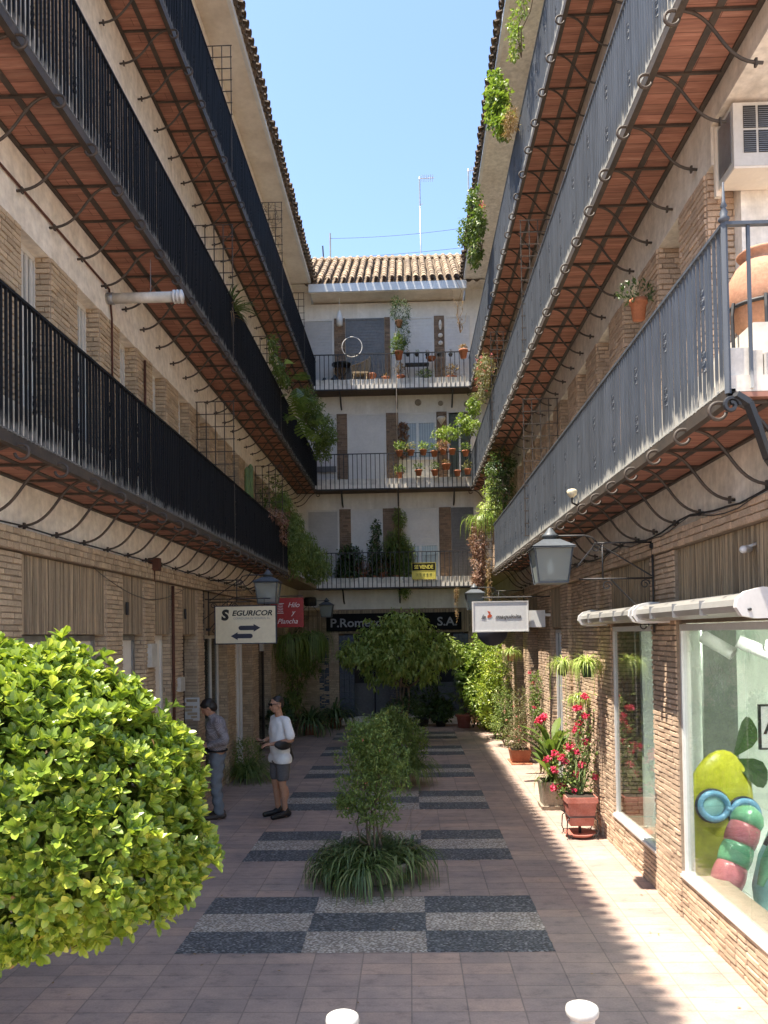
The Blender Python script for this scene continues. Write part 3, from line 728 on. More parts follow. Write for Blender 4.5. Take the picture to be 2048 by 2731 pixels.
# piers between the openings and what fills the openings, floor by floor
tops = [Z5(1562), Z5(1000), Z5(436)]
pi5 = [[(445, 512), (700, 805), (1030, 1100)], [(437, 498), (728, 800), (1025, 1085)], [(430, 495), (727, 760), (1020, 1080)]]
op5 = [[(250, 445, 'blind_grey'), (512, 700, 'blind_light'), (805, 1030, 'window'), (1100, 1235, 'blind_dark')],
       [(270, 437, 'blind_light'), (498, 728, 'blind_light'), (800, 1025, 'window2'), (1085, 1235, 'glassdoor')],
       [(235, 430, 'blind_grey'), (495, 727, 'blind_dark'), (760, 1020, 'blind_light'), (1080, 1235, 'blind_light')]]
def opening(x0, x1, z0, z1, kind):
    t = .05; f = MB()
    f.box(x0, x0+t, YW-.03, YW+.02, z0, z1); f.box(x1-t, x1, YW-.03, YW+.02, z0, z1); f.box(x0+t, x1-t, YW-.03, YW+.02, z1-t, z1)
    dark = kind == 'blind_dark'
    zb = z0
    if kind == 'window': zb = z0+(z1-z0)*.52
    if kind == 'window2': zb = z1-.28
    if kind == 'glassdoor': zb = z1-.02
    o = f.build('window' if 'w' in kind[:1] else 'door', 'shutter_dark' if kind == 'blind_dark' else 'white_paint', FB)
    b = MB(); z = zb
    while z < z1-t-.001: b.box(x0+t, x1-t, YW-.010-.006*((int((z-zb)/.045)) % 2), YW+.01, z, min(z+.043, z1-t)); z += .045
    b.build('roller_blind', {'blind_grey': 'shutter_grey', 'blind_dark': 'shutter_dark'}.get(kind, 'blind_pale'), o)
    if zb > z0+.1:
        p = MB(); p.box(x0+t, x1-t, YW-.004, YW+.0, z0+.05, zb-.03); p.build('pane', 'pane_glass', o)
        c = MB(); c.box(x0+t, x1-t, YW-.001, YW+.001, z0+.05, zb-.03); n = 14
        for i in range(n): xx = x0+t+(x1-x0-2*t)*(i+.5)/n; c.tube([(xx, YW+.03, z0+.1), (xx, YW+.03, zb-.03)], (x1-x0-2*t)/n*.5, 6, False)
        c.build('curtain', 'white_paint' if kind != 'glassdoor' else 'interior_dark', o)
        m = MB(); xm = (x0+x1)/2; m.box(xm-.03, xm+.03, YW-.03, YW+.01, z0, zb); m.box(x0+t, xm-.03, YW-.03, YW+.01, zb-.03, zb); m.box(xm+.03, x1-t, YW-.03, YW+.01, zb-.03, zb)
        if kind == 'window2': m.box(x0, x1, YW-.05, YW+.02, z0-.04, z0)
        m.build('frame', 'white_clean', o)
for i, Z in enumerate(ZB):
    zt = tops[i]
    for a, b in pi5[i]:
        mb = MB(); brick_block(mb, X5(a), X5(b), YW-.05, YW+.01, Z+.1, zt, ['-Y'], int(a), course=.06, blen=.2); mb.build('brick_pier', ['brick_shaded', 'mortar'], FB)
    for a, b, kd in op5[i]: opening(X5(a)+.01, X5(b)-.01, Z+.12 if kd != 'window2' else Z+1.0, zt-.01, kd)
    # balcony
    sl_ = MB(); sl_.mi = 0; sl_.box(XL+.01, XR-.01, YB+.0, YW, Z+.02, Z+.13); sl_.mi = 1; sl_.box(XL+.01, XR-.01, YB+.01, YW, Z-.02, Z+.018)
    bo = sl_.build('balcony', ['plaster_far', 'wood_dark'], FB)
    rl = MB(); x = XL+.02 if i else XL
    for q in range(int((XR-XL)/.133)): xx = XL+.06+q*.133; rl.box(xx-.011, xx+.011, YB-.011, YB+.011, Z+.0, Z+1.03)
    rl.box(XL, XR, YB-.017, YB+.017, Z+1.03, Z+1.055); rl.box(XL, XR, YB-.02, YB+.012, Z-.02, Z+.012)
    rl.build('railing', 'iron', bo)
    cb = MB(); xx = XL+.05; r = random.Random(i)
    while xx < XR-.12: L = .11+.05*r.random(); cb.box(xx, xx+L, YB+.03, YB+.13, Z+.13, Z+.30+.02*r.random()); xx += L+.008
    cb.build('curb', 'curb_white', bo)
    for q in (-1.96, -.28, 1.38):
        b = MB(); b.tube([(q, YB+.02, Z-.02), (q, YB+.2, Z-.12), (q, YB+.42, Z-.36), (q, YB+.6, Z-.42)], .024, 6); b.build('bracket', 'iron', bo)
mb = MB(); mb.tube([(-.28, YB-.03, 4.0), (-.28, YB-.03, 12.2)], .012, 6); mb.build('downpipe', 'iron_brown', FB)
mb = MB(); mb.mi = 0; mb.box(-2.78, 1.78, YB-.05, 23.6, 12.80, 12.9); mb.mi = 1; mb.box(-2.83, 1.83, YB-.10, YB-.02, 12.82, 13.06); mb.build('eave', ['eave_white', 'fascia'], FB)

# ------------------------------------------------------------------ roofs
def arc_tile(mb, p, d, up_, L, r0, r1, n=5, cover=True, th=.012):
    """half-round tile of length L from p along d"""
    p = Vector(p); d = Vector(d).normalized(); u = Vector(up_).normalized(); s_ = d.cross(u); V = []
    for t, r in ((0, r0), (L, r1)):
        for rr in (r, r-th):
            for k in range(n+1):
                a = math.pi*k/n; V.append(p+d*t+s_*math.cos(a)*rr+u*math.sin(a)*rr*(1 if cover else -1))
    k = n+1; F = []
    for i in range(n): F += [(i, i+1, 2*k+i+1, 2*k+i), (k+i+1, k+i, 3*k+i, 3*k+i+1), (i+1, i, k+i, k+i+1)]
    mb.add(V, F)
for B, s, xe, zz, y0 in ((LB, 1, -2.63, 13.25, 3.0), (RB, -1, 1.66, 13.25, 4.6)):
    mb = MB(); d = Vector((-s, 0, .38)).normalized(); u = Vector((s*.38, 0, 1)).normalized(); y = y0
    while y < YB+.1:
        j = rnd.gauss(0, .012)
        arc_tile(mb, (xe+j, y, zz), d, u, .5, .082, .07); arc_tile(mb, (xe-s*.03+j, y+.1, zz-.01), d, u, .5, .078, .07, cover=False)
        for q in range(1, 3): arc_tile(mb, Vector((xe, y, zz+.03))+d*.42*q, d, u, .5, .082, .07)
        y += .2
    mb.mi = 1; a = Vector((xe-s*.1, 0, zz-.03)); b = a+d*5
    mb.add([(a.x, y0, a.z), (a.x, YB, a.z), (b.x, YB+3, b.z), (b.x, y0, b.z)], [(0, 1, 2, 3)])
    mb.build('roof', ['tile_dark', 'mortar'], B)
mb = MB(); d = Vector((0, 1, .7)).normalized(); u = Vector((0, -.7, 1)).normalized()
for i in range(22):
    x = -2.98+i*.238
    for j in range(11):
        p = Vector((x+rnd.gauss(0, .006), YB-.14, 13.12))+d*(.345*j)+u*(.012+.01*rnd.random())
        arc_tile(mb, p, d, u, .40, .096, .076)
        if j < 1: arc_tile(mb, Vector((x+.119, YB-.10, 13.09)), d, u, .42, .09, .08, cover=False)
mb.mi = 1; a = Vector((0, YB-.08, 13.07)); b = a+d*3.9
mb.add([(-4, a.y, a.z), (3, a.y, a.z), (3, b.y, b.z), (-4, b.y, b.z)], [(0, 1, 2, 3)])
mb.mi = 0
for i in range(18): arc_tile(mb, (-3.4+i*.36, b.y-.02, b.z+.0), (1, 0, .03), (0, 0, 1), .4, .10, .09)
mb.build('roof', ['tile_roof', 'tile_dark'], FB)
mb = MB(); mb.box(-2.9, 1.9, b.y+.1, b.y+3, 5, b.z-.2); mb.build('wall', 'plaster_far', FB)  # unseen block added behind the roof to stop light

# small leaves dropped on the paving
m = MB(); n_ = 90; P_ = np.stack([rng.uniform(-2.9, 2.4, n_), rng.uniform(5.2, 16, n_), np.full(n_, .009)], 1); d_ = rdir(n_); d_[:, 2] *= .08
leaves(m, P_, d_, np.tile(np.array([[0, 0, 1.]]), (n_, 1)), .035, .018, -.1); tag(m.build('fallen_leaves', 'leaf_dry'), 'small dry leaves scattered over the paving', 'fallen leaves', kind='stuff')
# ================================================================== OBJECTS
# ------------------------------------------------------------------ lanterns
def frustum(mb, c, a0, a1, z0, z1, cap=True):
    x, y = c; V = [(x+sx*a, y+sy*a, z) for a, z in ((a0, z0), (a1, z1)) for sx, sy in ((-1, -1), (1, -1), (1, 1), (-1, 1))]
    mb.add(V, [(0, 1, 5, 4), (1, 2, 6, 5), (2, 3, 7, 6), (3, 0, 4, 7)]+([(3, 2, 1, 0), (4, 5, 6, 7)] if cap else []))
def spiral(mb, c, r, s, r_tube, plane='XZ', turns=1.3, a0=0):
    pts = []
    for i in range(22):
        t = i/21; a = a0+s*t*turns*2*math.pi; q = r*(1-.72*t); pts.append((c[0]+q*math.cos(a), c[1], c[2]+q*math.sin(a)))
    mb.tube(pts, r_tube, 5)
def lantern(loc, wall_x, label, bulb=True):
    """loc: middle of the glass body's underside"""
    t = thing('wall_lantern', label, 'lantern', loc, 0, 'four sided street lanterns on wall brackets')
    s = 1 if wall_x > loc[0] else -1; d = abs(wall_x-loc[0])
    m = MB(); frustum(m, (0, 0), .215, .20, .335, .35); frustum(m, (0, 0), .215, .085, .351, .43); m.lathe([(.07, .43), (.062, .455), (.085, .46), (.085, .475), (.055, .50), (.02, .545), (0, .56)], seg=12)
    m.build('roof', 'lantern_metal', t)
    f = MB()
    for sx in (-1, 1):
        for sy in (-1, 1): f.tube([(sx*.145, sy*.145, 0), (sx*.185, sy*.185, .335)], .009, 4)
    for a, z in ((.15, .0),): f.box(-a, a, -a, a, z-.012, z+.006)
    f.build('frame', 'lantern_metal', t)
    gl = MB(); frustum(gl, (0, 0), .138, .178, .01, .33, False); gl.build('glass', 'lantern_glass', t)
    b = MB(); b.lathe([(0, .07), (.03, .08), (.043, .12), (.04, .17), (.02, .21), (.02, .25), (.0, .25)], seg=10); b.build('bulb', 'white_clean', t)
    a = MB(); x1 = s*d; zt = .47
    a.tube([(s*.02, 0, zt), (s*.35, 0, zt), (s*.42, 0, zt-.02), (s*.47, 0, zt-.08)], .010, 6)
    a.tube([(x1-s*.02, 0, zt-.08), (s*.44, 0, zt-.08)], .010, 6); a.tube([(x1-s*.02, 0, .03), (s*.28, 0, .03)], .010, 6); a.tube([(s*.52, 0, zt-.08), (s*.52, 0, .03)], .009, 6)
    a.tube([(x1-s*.02, 0, zt-.08+.04), (x1-s*.02, 0, -.52)], .011, 6); a.tube([(s*.5, 0, zt-.1), (x1-s*.03, 0, .05)], .008, 5); a.tube([(s*.6, 0, .02), (x1-s*.03, 0, -.42)], .009, 5); a.tube([(s*.44, 0, zt-.1), (s*.26, 0, .15)], .007, 5)
    for cx, cz in ((s*.46, zt-.13), (x1-s*.10, -.03), (x1-s*.12, -.45), (s*.56, -.04)): spiral(a, (cx, 0, cz), .05, 1, .007)
    for z in (.35, -.42): a.box(x1-s*.04, x1+s*.02, -.03, .03, z-.02, z+.02)
    a.build('bracket_arm', 'iron', t)
    return t
lantern((1.43, 7.77, 3.165), 2.47, 'large lantern beside the white awnings, above the shop windows on the right wall')
lantern((1.395, 16.5, 3.18), 2.47, 'small lantern just behind the white rectangular sign on the right side')
lantern((-2.33, 12.6, 3.22), -3.34, 'lantern hanging above the cream sign with two arrows on the left side')
lantern((-2.415, 22.3, 3.22), -3.34, 'lantern in the far left corner beside the long black shop board')

# ------------------------------------------------------------------ signs
t = thing('hanging_sign', 'cream framed hanging sign with black slanted lettering and two dark blue arrows', 'sign', (-2.645, 12.3, 2.866))
W_, H_ = .49, .30
m = MB(); m.box(-W_, W_, 0, .06, -H_, H_); m.build('panel', 'cream_sign', t)
m = MB()
for a in ((-W_-.012, W_+.012, -H_-.012, -H_+.004), (-W_-.012, W_+.012, H_-.004, H_+.012), (-W_-.012, -W_+.004, -H_+.004, H_-.004), (W_-.004, W_+.012, -H_+.004, H_-.004)): m.box(a[0], a[1], -.006, .066, a[2], a[3])
m.build('rim', 'navy', t)
m = MB(); text_mesh(m, 'S', .225, (-.335, -.004, .083), depth=.002, bold=.012, shear=.1, sx=1.05); text_mesh(m, 'EGURICOR', .118, (.105, -.004, .147), depth=.002, bold=.003, shear=.25, sx=1.12)
m.build('lettering', 'letter_black', t)
m = MB(); text_mesh(m, 'CORREDURIA DE SEGUROS, S.L.', .046, (.105, -.004, .088), depth=.001, sx=.92); m.build('small_lettering', 'letter_grey', t)
m = MB()
for s, z in ((1, -.052), (-1, -.182)):
    ox = .02 if s > 0 else -.02; P = [(ox+s*x, z+y) for x, y in ((-.10, -.036), (.11, -.036), (.11, -.062), (.22, 0), (.11, .062), (.11, .036), (-.10, .036))]
    P += [(ox+s*(-.10-.036*math.sin(a)), z+.036*math.cos(a)) for a in (math.pi*.25, math.pi*.5, math.pi*.75)]
    if s < 0: P = P[::-1]
    m.prism(P, -.004, -.0005)
m.build('arrows', 'navy', t)
m = MB()
for x in (-.3, .3): m.tube([(x, .03, H_+.01), (x, .03, H_+.12)], .006, 5)
m.tube([(-.66, .03, H_+.12), (.4, .03, H_+.12)], .009, 5); m.tube([(-.69, .03, -.25), (-.69, .03, .62)], .011, 5); m.tube([(-.68, .03, .10), (-.2, .03, .45)], .006, 4); m.tube([(-.69, .03, .56), (.0, .03, .56)], .007, 4)
m.build('hanger', 'iron', t)

t = thing('hanging_sign', 'dark red square sign with white script lettering and a thread spool, beside a lantern', 'sign', (-2.32, 14.5, 3.12))
m = MB(); m.box(-.31, .31, 0, .03, -.28, .28); m.build('panel', 'red_sign', t)
for w_, x_, z_ in (('Hilo', .12, .10), ('y', .11, -.04), ('Plancha', .0, -.21)):
    m = MB(); text_mesh(m, w_, .135, (x_, -.003, z_), depth=.002, shear=.35, sx=.95); m.build('lettering', 'letter_white', t)
m = MB()
for z in (.14, .11, .08, .05, .02): m.tube([(-.18, -.004, z), (-.13, -.004, z+.012), (-.08, -.004, z)], .005, 4)
m.tube([(-.20, -.004, .17), (-.06, -.004, .17)], .007, 4); m.tube([(-.19, -.004, -.01), (-.07, -.004, -.01)], .007, 4)
m.build('thread_spool', 'letter_white', t)
m = MB(); m.tube([(-1.0, .015, .31), (.3, .015, .31)], .010, 5); m.tube([(-.9, .015, .0), (-.3, .015, -.27)], .006, 4); m.build('hanger', 'iron', t)

t = thing('hanging_sign', 'white lightbox sign with a small red figure and grey script lettering on the right', 'sign', (1.595, 13.5, 2.957), R(2))
m = MB(); m.box(-.475, .475, 0, .09, -.255, .255); m.build('panel', 'sign_white', t)
m = MB()
for a in ((-.49, .49, -.27, -.25), (-.49, .49, .25, .27), (-.49, -.47, -.25, .25), (.47, .49, -.25, .25)): m.box(a[0], a[1], -.008, .098, a[2], a[3])
m.build('rim', 'white_clean', t)
m = MB(); text_mesh(m, 'la', .10, (-.31, -.004, -.035), depth=.002, shear=.4, bold=.001, sx=1.2); text_mesh(m, 'maquinita', .10, (.125, -.004, -.035), depth=.002, shear=.4, bold=.002, sx=1.15); m.build('lettering', 'letter_dim', t)
m = MB(); m.prism([(-.235, -.02), (-.17, -.02), (-.15, .02), (-.19, .05), (-.23, .02)], -.004, -.0005); m.prism([(-.21, .05), (-.19, .045), (-.18, .085), (-.235, .10)], -.004, -.0005); m.build('red_figure', 'orange_mark', t)
m = MB(); m.tube([(-.3, .045, .27), (-.3, .045, .34)], .008, 5); m.tube([(-.32, .045, .34), (.88, .045, .34)], .012, 5); m.tube([(.3, .045, .27), (.3, .045, .34)], .008, 5); m.build('hanger', 'iron', t)
m = MB(); m.box(2.09, 2.40, 13.66, 13.74, 2.76, 3.06); m.box(2.40, 2.50, 13.68, 13.72, 2.95, 3.0); tag(m.build('hanging_sign', 'sign_white'), 'small blank white sign box partly hidden behind the lightbox sign with script', 'sign')
m = MB(); m.lathe([(0, -.02), (.275, -.02), (.29, 0), (.275, .02), (0, .02)], seg=32); 
o = m.build('round_sign', ['navy', 'metal_grey']); o.rotation_euler = (R(90), 0, 0); o.location = (1.53, 14.3, 2.72); tag(o, 'dark round hanging disc below the white lightbox sign', 'sign')
m = MB(); m.tube([(.2, 0, -.2), (.9, .25, -.2)], .012, 5); h_ = m.build('hanger', 'iron', o)

t = thing('shop_board', 'long black board with grey letters over the dark entrance at the far end', 'sign', (-.48, YW-.06, 3.055))
m = MB(); m.box(-2.03, 2.03, 0, .04, -.265, .265); m.build('panel', 'black_board', t)
for w_, x_, al in (('P.Romero', -1.92, 'LEFT'), ('H', .42, 'CENTER'), ('S.A.', 1.6, 'CENTER')):
    m = MB(); text_mesh(m, w_, .36, (x_, -.006, -.13), depth=.004, bold=.006, align=al, sx=1.08); m.build('lettering', 'letter_grey', t)

t = thing('sale_notice', 'black and yellow for sale notice tied to the lowest railing of the back building', 'sign', (.435, YB-.05, 4.52), 0)
m = MB(); m.box(-.35, .35, 0, .012, 0, .245); m.build('upper_panel', 'black_board', t)
m = MB(); m.box(-.35, .35, 0, .012, -.245, -.002); m.build('lower_panel', 'sign_yellow', t)
m = MB(); text_mesh(m, 'SE VENDE', .155, (0, -.004, .065), depth=.002, bold=.004, sx=.82); m.build('lettering', 'sign_yellow', t)
m = MB()
for a in ((-.35, .35, .228, .24), (-.35, .35, .005, .016), (-.35, -.338, .016, .228), (.338, .35, .016, .228)): m.box(a[0], a[1], -.004, -.001, a[2], a[3])
m.build('border', 'sign_yellow', t)
m = MB()
for x in (-.2, -.1, 0, .1, .2): m.tube([(x-.03, -.003, -.09), (x+.02, -.003, -.07), (x-.01, -.003, -.16)], .004, 4)
m.build('handwriting', 'stem_green', t)

m = MB(); m.box(-.13, .13, -.008, .0, -.18, .18); o = m.build('notice', 'white_paint'); o.location = (-3.45, 11.995, 1.55); tag(o, 'pale notice sheet on the dark brick beside the man in the checked shirt', 'notice')

# ------------------------------------------------------------------ awnings
def awning(y0, y1, label):
    t = thing('awning', label, 'awning', (2.3, y0, 2.85), 0, 'rolled up awnings over the shop windows'); L = y1-y0; t.scale = (.92, 1, .70)
    P = [(-.16, -.04), (-.13, -.10), (-.02, -.135), (.20, -.13), (.20, .08), (.02, .10), (-.09, .07), (-.15, .02)]
    m = MB(); m.prism(P, .05, L-.05); m.build('cassette', 'awning', t)
    Q = [(-.19, -.06), (-.15, -.14), (-.05, -.165), (.205, -.16), (.205, .10), (0, .13), (-.12, .09), (-.18, .02)]
    for a, b in ((0, .05), (L-.05, L)): m = MB(); m.prism(Q, a, b); m.build('end_cap', 'white_clean', t)
    m = MB()
    for i in range(1, 4): y = L*i/4+.1; m.box(-.168, -.10, y-.004, y+.004, -.115, .045)
    m.build('clip', 'metal_grey', t)
    m = MB(); m.lathe([(0, 0), (.014, 0), (.014, .01), (0, .01)], seg=10); o = m.build('bolt', 'iron', t); o.rotation_euler = (R(90), 0, 0); o.location = (-.10, -.001, -.08)
    return t
awning(5.05, 7.42, 'nearer white rolled awning, above the large shop window with toys')
awning(7.50, 9.80, 'farther white rolled awning, above the narrow shop window')

# ------------------------------------------------------------------ air conditioner, duct, fittings
t = thing('air_conditioner', 'white boxed air conditioner jutting from the upper right wall', 'air conditioner', (2.54, 5.87, 6.21))
m = MB(); m.box(0, .8, 0, .30, 0, .49); m.build('case', 'ac_white', t)
m = MB(); m.box(-.006, -.001, .04, .27, .05, .45); m.build('side_panel', 'metal_grey', t)
for i in range(6):
    for j in range(2):
        m = MB(); x = .075+i*.113; z = .10+j*.19
        m.box(x, x+.095, -.004, -.001, z, z+.172)
        m.build('grille', 'grille_dark', t)
        s_ = MB()
        for q in range(10): s_.box(x+.002, x+.093, -.008, -.0045, z+.006+q*.016, z+.009+q*.016)
        s_.build('grille_bars', 'metal_grey', t)
m = MB(); m.box(.0, .8, .0, .3, -.02, -.002); m.box(-.02, .03, .3, .34, -.06, .5); m.build('tray', 'eave_white', t)
t = thing('vent_duct', 'grey tin flue pipe with a ringed white cap sticking out of the left wall', 'duct', (-3.35, 8.48, 6.50))
o = MB().tube([(0, 0, 0), (.74, 0, 0)], .058, 18).build('pipe', 'pvc', t)
m = MB()
for x in (.76, .80, .84): m.tube([(x, 0, 0), (x+.018, 0, 0)], .075, 18)
m.tube([(.73, 0, 0), (.87, 0, 0)], .045, 12); m.build('cap', 'white_clean', t)
m = MB(); m.tube([(.02, 0, 0), (.08, 0, 0)], .064, 18); m.tube([(.5, 0, .06), (.5, 0, .43)], .004, 4); m.build('collar', 'metal_grey', t)
t = thing('floodlight', 'small cream lamp fixed at the foot of the nearest right railing', 'lamp', (1.84, 8.62, 4.17)); MB().lathe([(.02, 0), (.05, .03), (.06, .07), (.045, .09), (0, .1)], seg=12).build('head', 'cream_sign', t)
MB().tube([(0, 0, .01), (0, 0, -.06), (.06, 0, -.09)], .012, 6).build('stem', 'iron', t)
m = MB(); m.box(-.07, .07, -.05, .05, -.08, .08); m.tube([(0, 0, -.08), (0, 0, -.2)], .008, 5); o = m.build('wall_lamp', 'rust'); o.location = (-3.27, 9.78, 3.62); tag(o, 'small rusty red fitting on the plaster band of the left wall', 'fitting')
t = thing('security_camera', 'small white camera on the reed cladding above the near awning', 'camera', (2.42, 5.55, 3.23)); MB().capsule((-.05, -.06, 0), (.05, .08, .02), .028, .028, 10).build('body', 'white_clean', t); MB().tube([(0, .02, .02), (.09, .04, .05)], .012, 6).build('bracket', 'white_clean', t)
t = thing('satellite_plate', 'black round drum beside the far left lantern, on a white shelf', 'drum', (-2.95, 22.75, 3.55)); MB().lathe([(.15, 0), (.19, .05), (.19, .22), (.16, .27), (0, .28)], seg=18).build('drum', 'iron', t); MB().box(-.28, .25, -.2, .3, -.04, -.001).build('shelf', 'white_paint', t)

# ------------------------------------------------------------------ trellises between the flats
def trellis(x0, x1, y, z0, z1, label, m_='iron_brown', dense=False):
    m = MB(); nx = max(2, int(round(abs(x1-x0)/.14))); nz = int(round((z1-z0)/.19))
    for i in range(nx+1): x = x0+(x1-x0)*i/nx; m.box(x-.007, x+.007, y-.007, y+.007, z0, z1)
    for j in range(nz+1): z = z0+(z1-z0)*j/nz; m.box(min(x0, x1)-.02, max(x0, x1)+.02, y-.014, y-.0075, z-.007, z+.007)
    if dense:
        r = random.Random(3)
        for q in range(170):
            a = (x0+(x1-x0)*r.random(), z0+(z1-z0)*r.random()); an = r.random()*math.pi; l = .1+.12*r.random()
            b = (min(max(a[0]+l*math.cos(an), min(x0, x1)), max(x0, x1)), min(a[1]+l*math.sin(an), z1)); m.tube([(a[0], y+.01, a[1]), ((a[0]+b[0])/2+.02, y+.02, (a[1]+b[1])/2), (b[0], y+.01, b[1])], .004, 3, False)
    tag(m.build('trellis', m_), label, 'trellis', 'wire trellises between the balconies')
trellis(-2.72, -3.3, 12.05, 10.1, 12.15, 'nearest trellis on the top left balcony')
trellis(-2.72, -3.3, 16.95, 10.1, 12.4, 'densely woven trellis on the top left balcony', dense=True)
trellis(-2.72, -3.3, 20.5, 10.1, 11.95, 'farthest trellis on the top left balcony, next to the back building')
trellis(-2.72, -3.3, 12.0, 7.1, 9.22, 'trellis on the middle left balcony with a spiky palm at its foot')
trellis(-2.72, -3.3, 16.5, 7.1, 9.2, 'trellis on the middle left balcony standing among trailing plants')
trellis(-2.72, -3.3, 11.95, 4.2, 6.38, 'bare trellis on the lowest left balcony')
trellis(-2.72, -3.3, 16.55, 4.2, 6.38, 'ivy grown trellis at the far end of the lowest left balcony')
trellis(1.86, 2.4, 12.1, 7.1, 9.2, 'nearer trellis on the middle right balcony'); trellis(1.86, 2.4, 12.2, 4.2, 6.38, 'bare trellis halfway along the lowest right balcony')
trellis(1.86, 2.4, 16.6, 7.1, 9.2, 'farther trellis on the middle right balcony'); trellis(1.75, 2.3, 17.4, 4.2, 6.2, 'trellis with creepers at the end of the lowest right balcony')

# ------------------------------------------------------------------ near corner of the right balcony: jar, stand, bracket
t = thing('terracotta_jar', 'big round terracotta jar in an iron ring on the near right balcony corner', 'jar', (2.46, 5.3, 4.66))
m = MB(); m.lathe([(.09, 0), (.13, .02), (.19, .10), (.225, .20), (.235, .30), (.215, .40), (.17, .48), (.125, .525), (.115, .54), (.15, .565), (.16, .58), (.14, .595), (.10, .585), (.08, .5), (.0, .5)], seg=36); m.build('jar', 'terracotta_pale', t)
m = MB(); R0 = .236
m.tube([(R0*math.cos(a*math.pi/14), R0*math.sin(a*math.pi/14), .19) for a in range(29)], .014, 6)
for a in (200, 250, 320, 60): c_, s__ = math.cos(R(a)), math.sin(R(a)); m.tube([(.25*c_, .25*s__, .21), (.262*c_, .262*s__, .12), (.255*c_, .255*s__, -.22), (.30*c_, .30*s__, -.25)], .013, 5)
m.build('iron_stand', 'iron', t)
m = MB(); m.box(2.24, 3.3, 4.95, 5.7, 4.19, 4.40); m.box(2.26, 3.3, 5.0, 5.65, 4.402, 4.655); tag(m.build('plinth', 'curb_white'), 'white masonry plinth under the big terracotta jar', 'plinth')
m = MB(); z = 4.2; x = 1.98
while x < 3.3: L = .13+.06*rnd.random(); m.box(x, x+L-.008, 4.66, 4.80, 4.185, 4.33+.02*rnd.random()); x += L
m.build('curb', 'curb_white', RBAL[0])
m = MB(); m.lathe([(.02, 0), (.035, .02), (.02, .04), (.024, .06), (.012, .09), (.02, .1), (.01, .13), (.006, .24), (0, .25)], (XR, 4.6, ZB[0]+1.05), 10); m.tube([(XR, 4.6, ZB[0]+.02), (XR, 4.6, ZB[0]+1.05)], .02, 4)
m.build('corner_post', 'railing_sunlit', RBAL[0])
m = MB(); P = [(XR+.02, 4.55, 4.05), (XR+.10, 4.56, 4.0), (XR+.17, 4.6, 3.86), (XR+.26, 4.68, 3.70), (XR+.40, 4.8, 3.60), (XR+.6, 4.95, 3.57)]
for i in range(len(P)-1):
    a, b = Vector(P[i]), Vector(P[i+1]); n_ = Vector((.35, -.9, 0)).normalized()*.022; u_ = Vector((0, 0, 1)).cross(n_).normalized()
    d_ = (b-a).normalized(); k_ = d_.cross(n_.normalized()).normalized()*.018
    m.add([a-n_-k_, a+n_-k_, a+n_+k_, a-n_+k_, b-n_-k_, b+n_-k_, b+n_+k_, b-n_+k_], [(0, 1, 5, 4), (1, 2, 6, 5), (2, 3, 7, 6), (3, 0, 4, 7), (0, 3, 2, 1), (4, 5, 6, 7)])
spiral(m, (XR+.0, 4.56, 3.99), .05, 1, .014); m.build('corner_bracket', 'iron', RBAL[0])

# ------------------------------------------------------------------ roof things
for x, y, z0, z1, lab in ((.72, 32, 14, 21.95, 'tall thin television aerial in the middle of the sky, arm pointing right'), (2.6, 30, 14, 21.0, 'television aerial close to the right eave')):
    t = thing('aerial', lab, 'aerial', (x, y, z0)); h_ = z1-z0
    MB().tube([(0, 0, 0), (0, 0, h_)], .028, 6).build('mast', 'metal_grey', t)
    m = MB(); m.tube([(-.05, 0, h_-.08), (.62, 0, h_-.06)], .018, 5); m.tube([(0, 0, h_-.1), (0, 0, h_-1.25)], .031, 5)
    for q in range(6): m.tube([(.1+q*.09, -.25, h_-.07), (.1+q*.09, .25, h_-.07)], .010, 4)
    m.tube([(-.03, 0, h_-1.2), (.12, 0, h_-1.15)], .014, 4)
    m.build('antenna', 'metal_grey', t)
t = thing('aerial', 'short forked aerial just above the roof ridge on the left', 'aerial', (-2.9, 30, 14)); MB().tube([(0, 0, 0), (0, 0, 4.6)], .03, 6).build('mast', 'iron', t); MB().tube([(-.3, 0, 4.1), (-.25, 0, 3.2), (0, 0, 3.3)], .03, 5).build('antenna', 'iron', t)
m = MB(); m.tube([(-2.9+5.6*i/10, 30, 17.55+.02*(i-5)**2*.1+.03*i) for i in range(11)], .008, 4); m.tube([(-2.9+5.6*i/10, 30.02, 18.3+.03*i+.004*(i-5)**2) for i in range(11)], .008, 4); tag(m.build('roof_wire', 'iron'), 'thin wires crossing the sky just above the back roof', 'wire')

# ------------------------------------------------------------------ bollards
def bollard(loc, label, first=[None]):
    if first[0] is None:
        t = thing('bollard', label, 'bollard', loc, 0, 'white bollards at the bottom of the picture')
        MB().lathe([(.085, 0), (.085, .02), (.073, .03), (.071, .90), (.071, .905)], seg=36).build('post', 'bollard_white', t)
        MB().lathe([(.072, .90), (.092, .915), (.096, .93), (.092, .948), (.080, .953), (.074, .950), (.0, .950)], seg=36).build('cap', 'bollard_white', t); t.scale = (.80, .80, .985); first[0] = t
    else: t = dup(first[0], loc, 0, label)
    return t
bollard((.765, 3.60, 0), 'right hand white bollard, standing nearer the shop windows'); bollard((-.336, 3.52, 0), 'left hand white bollard, in line with the bowls of plants')

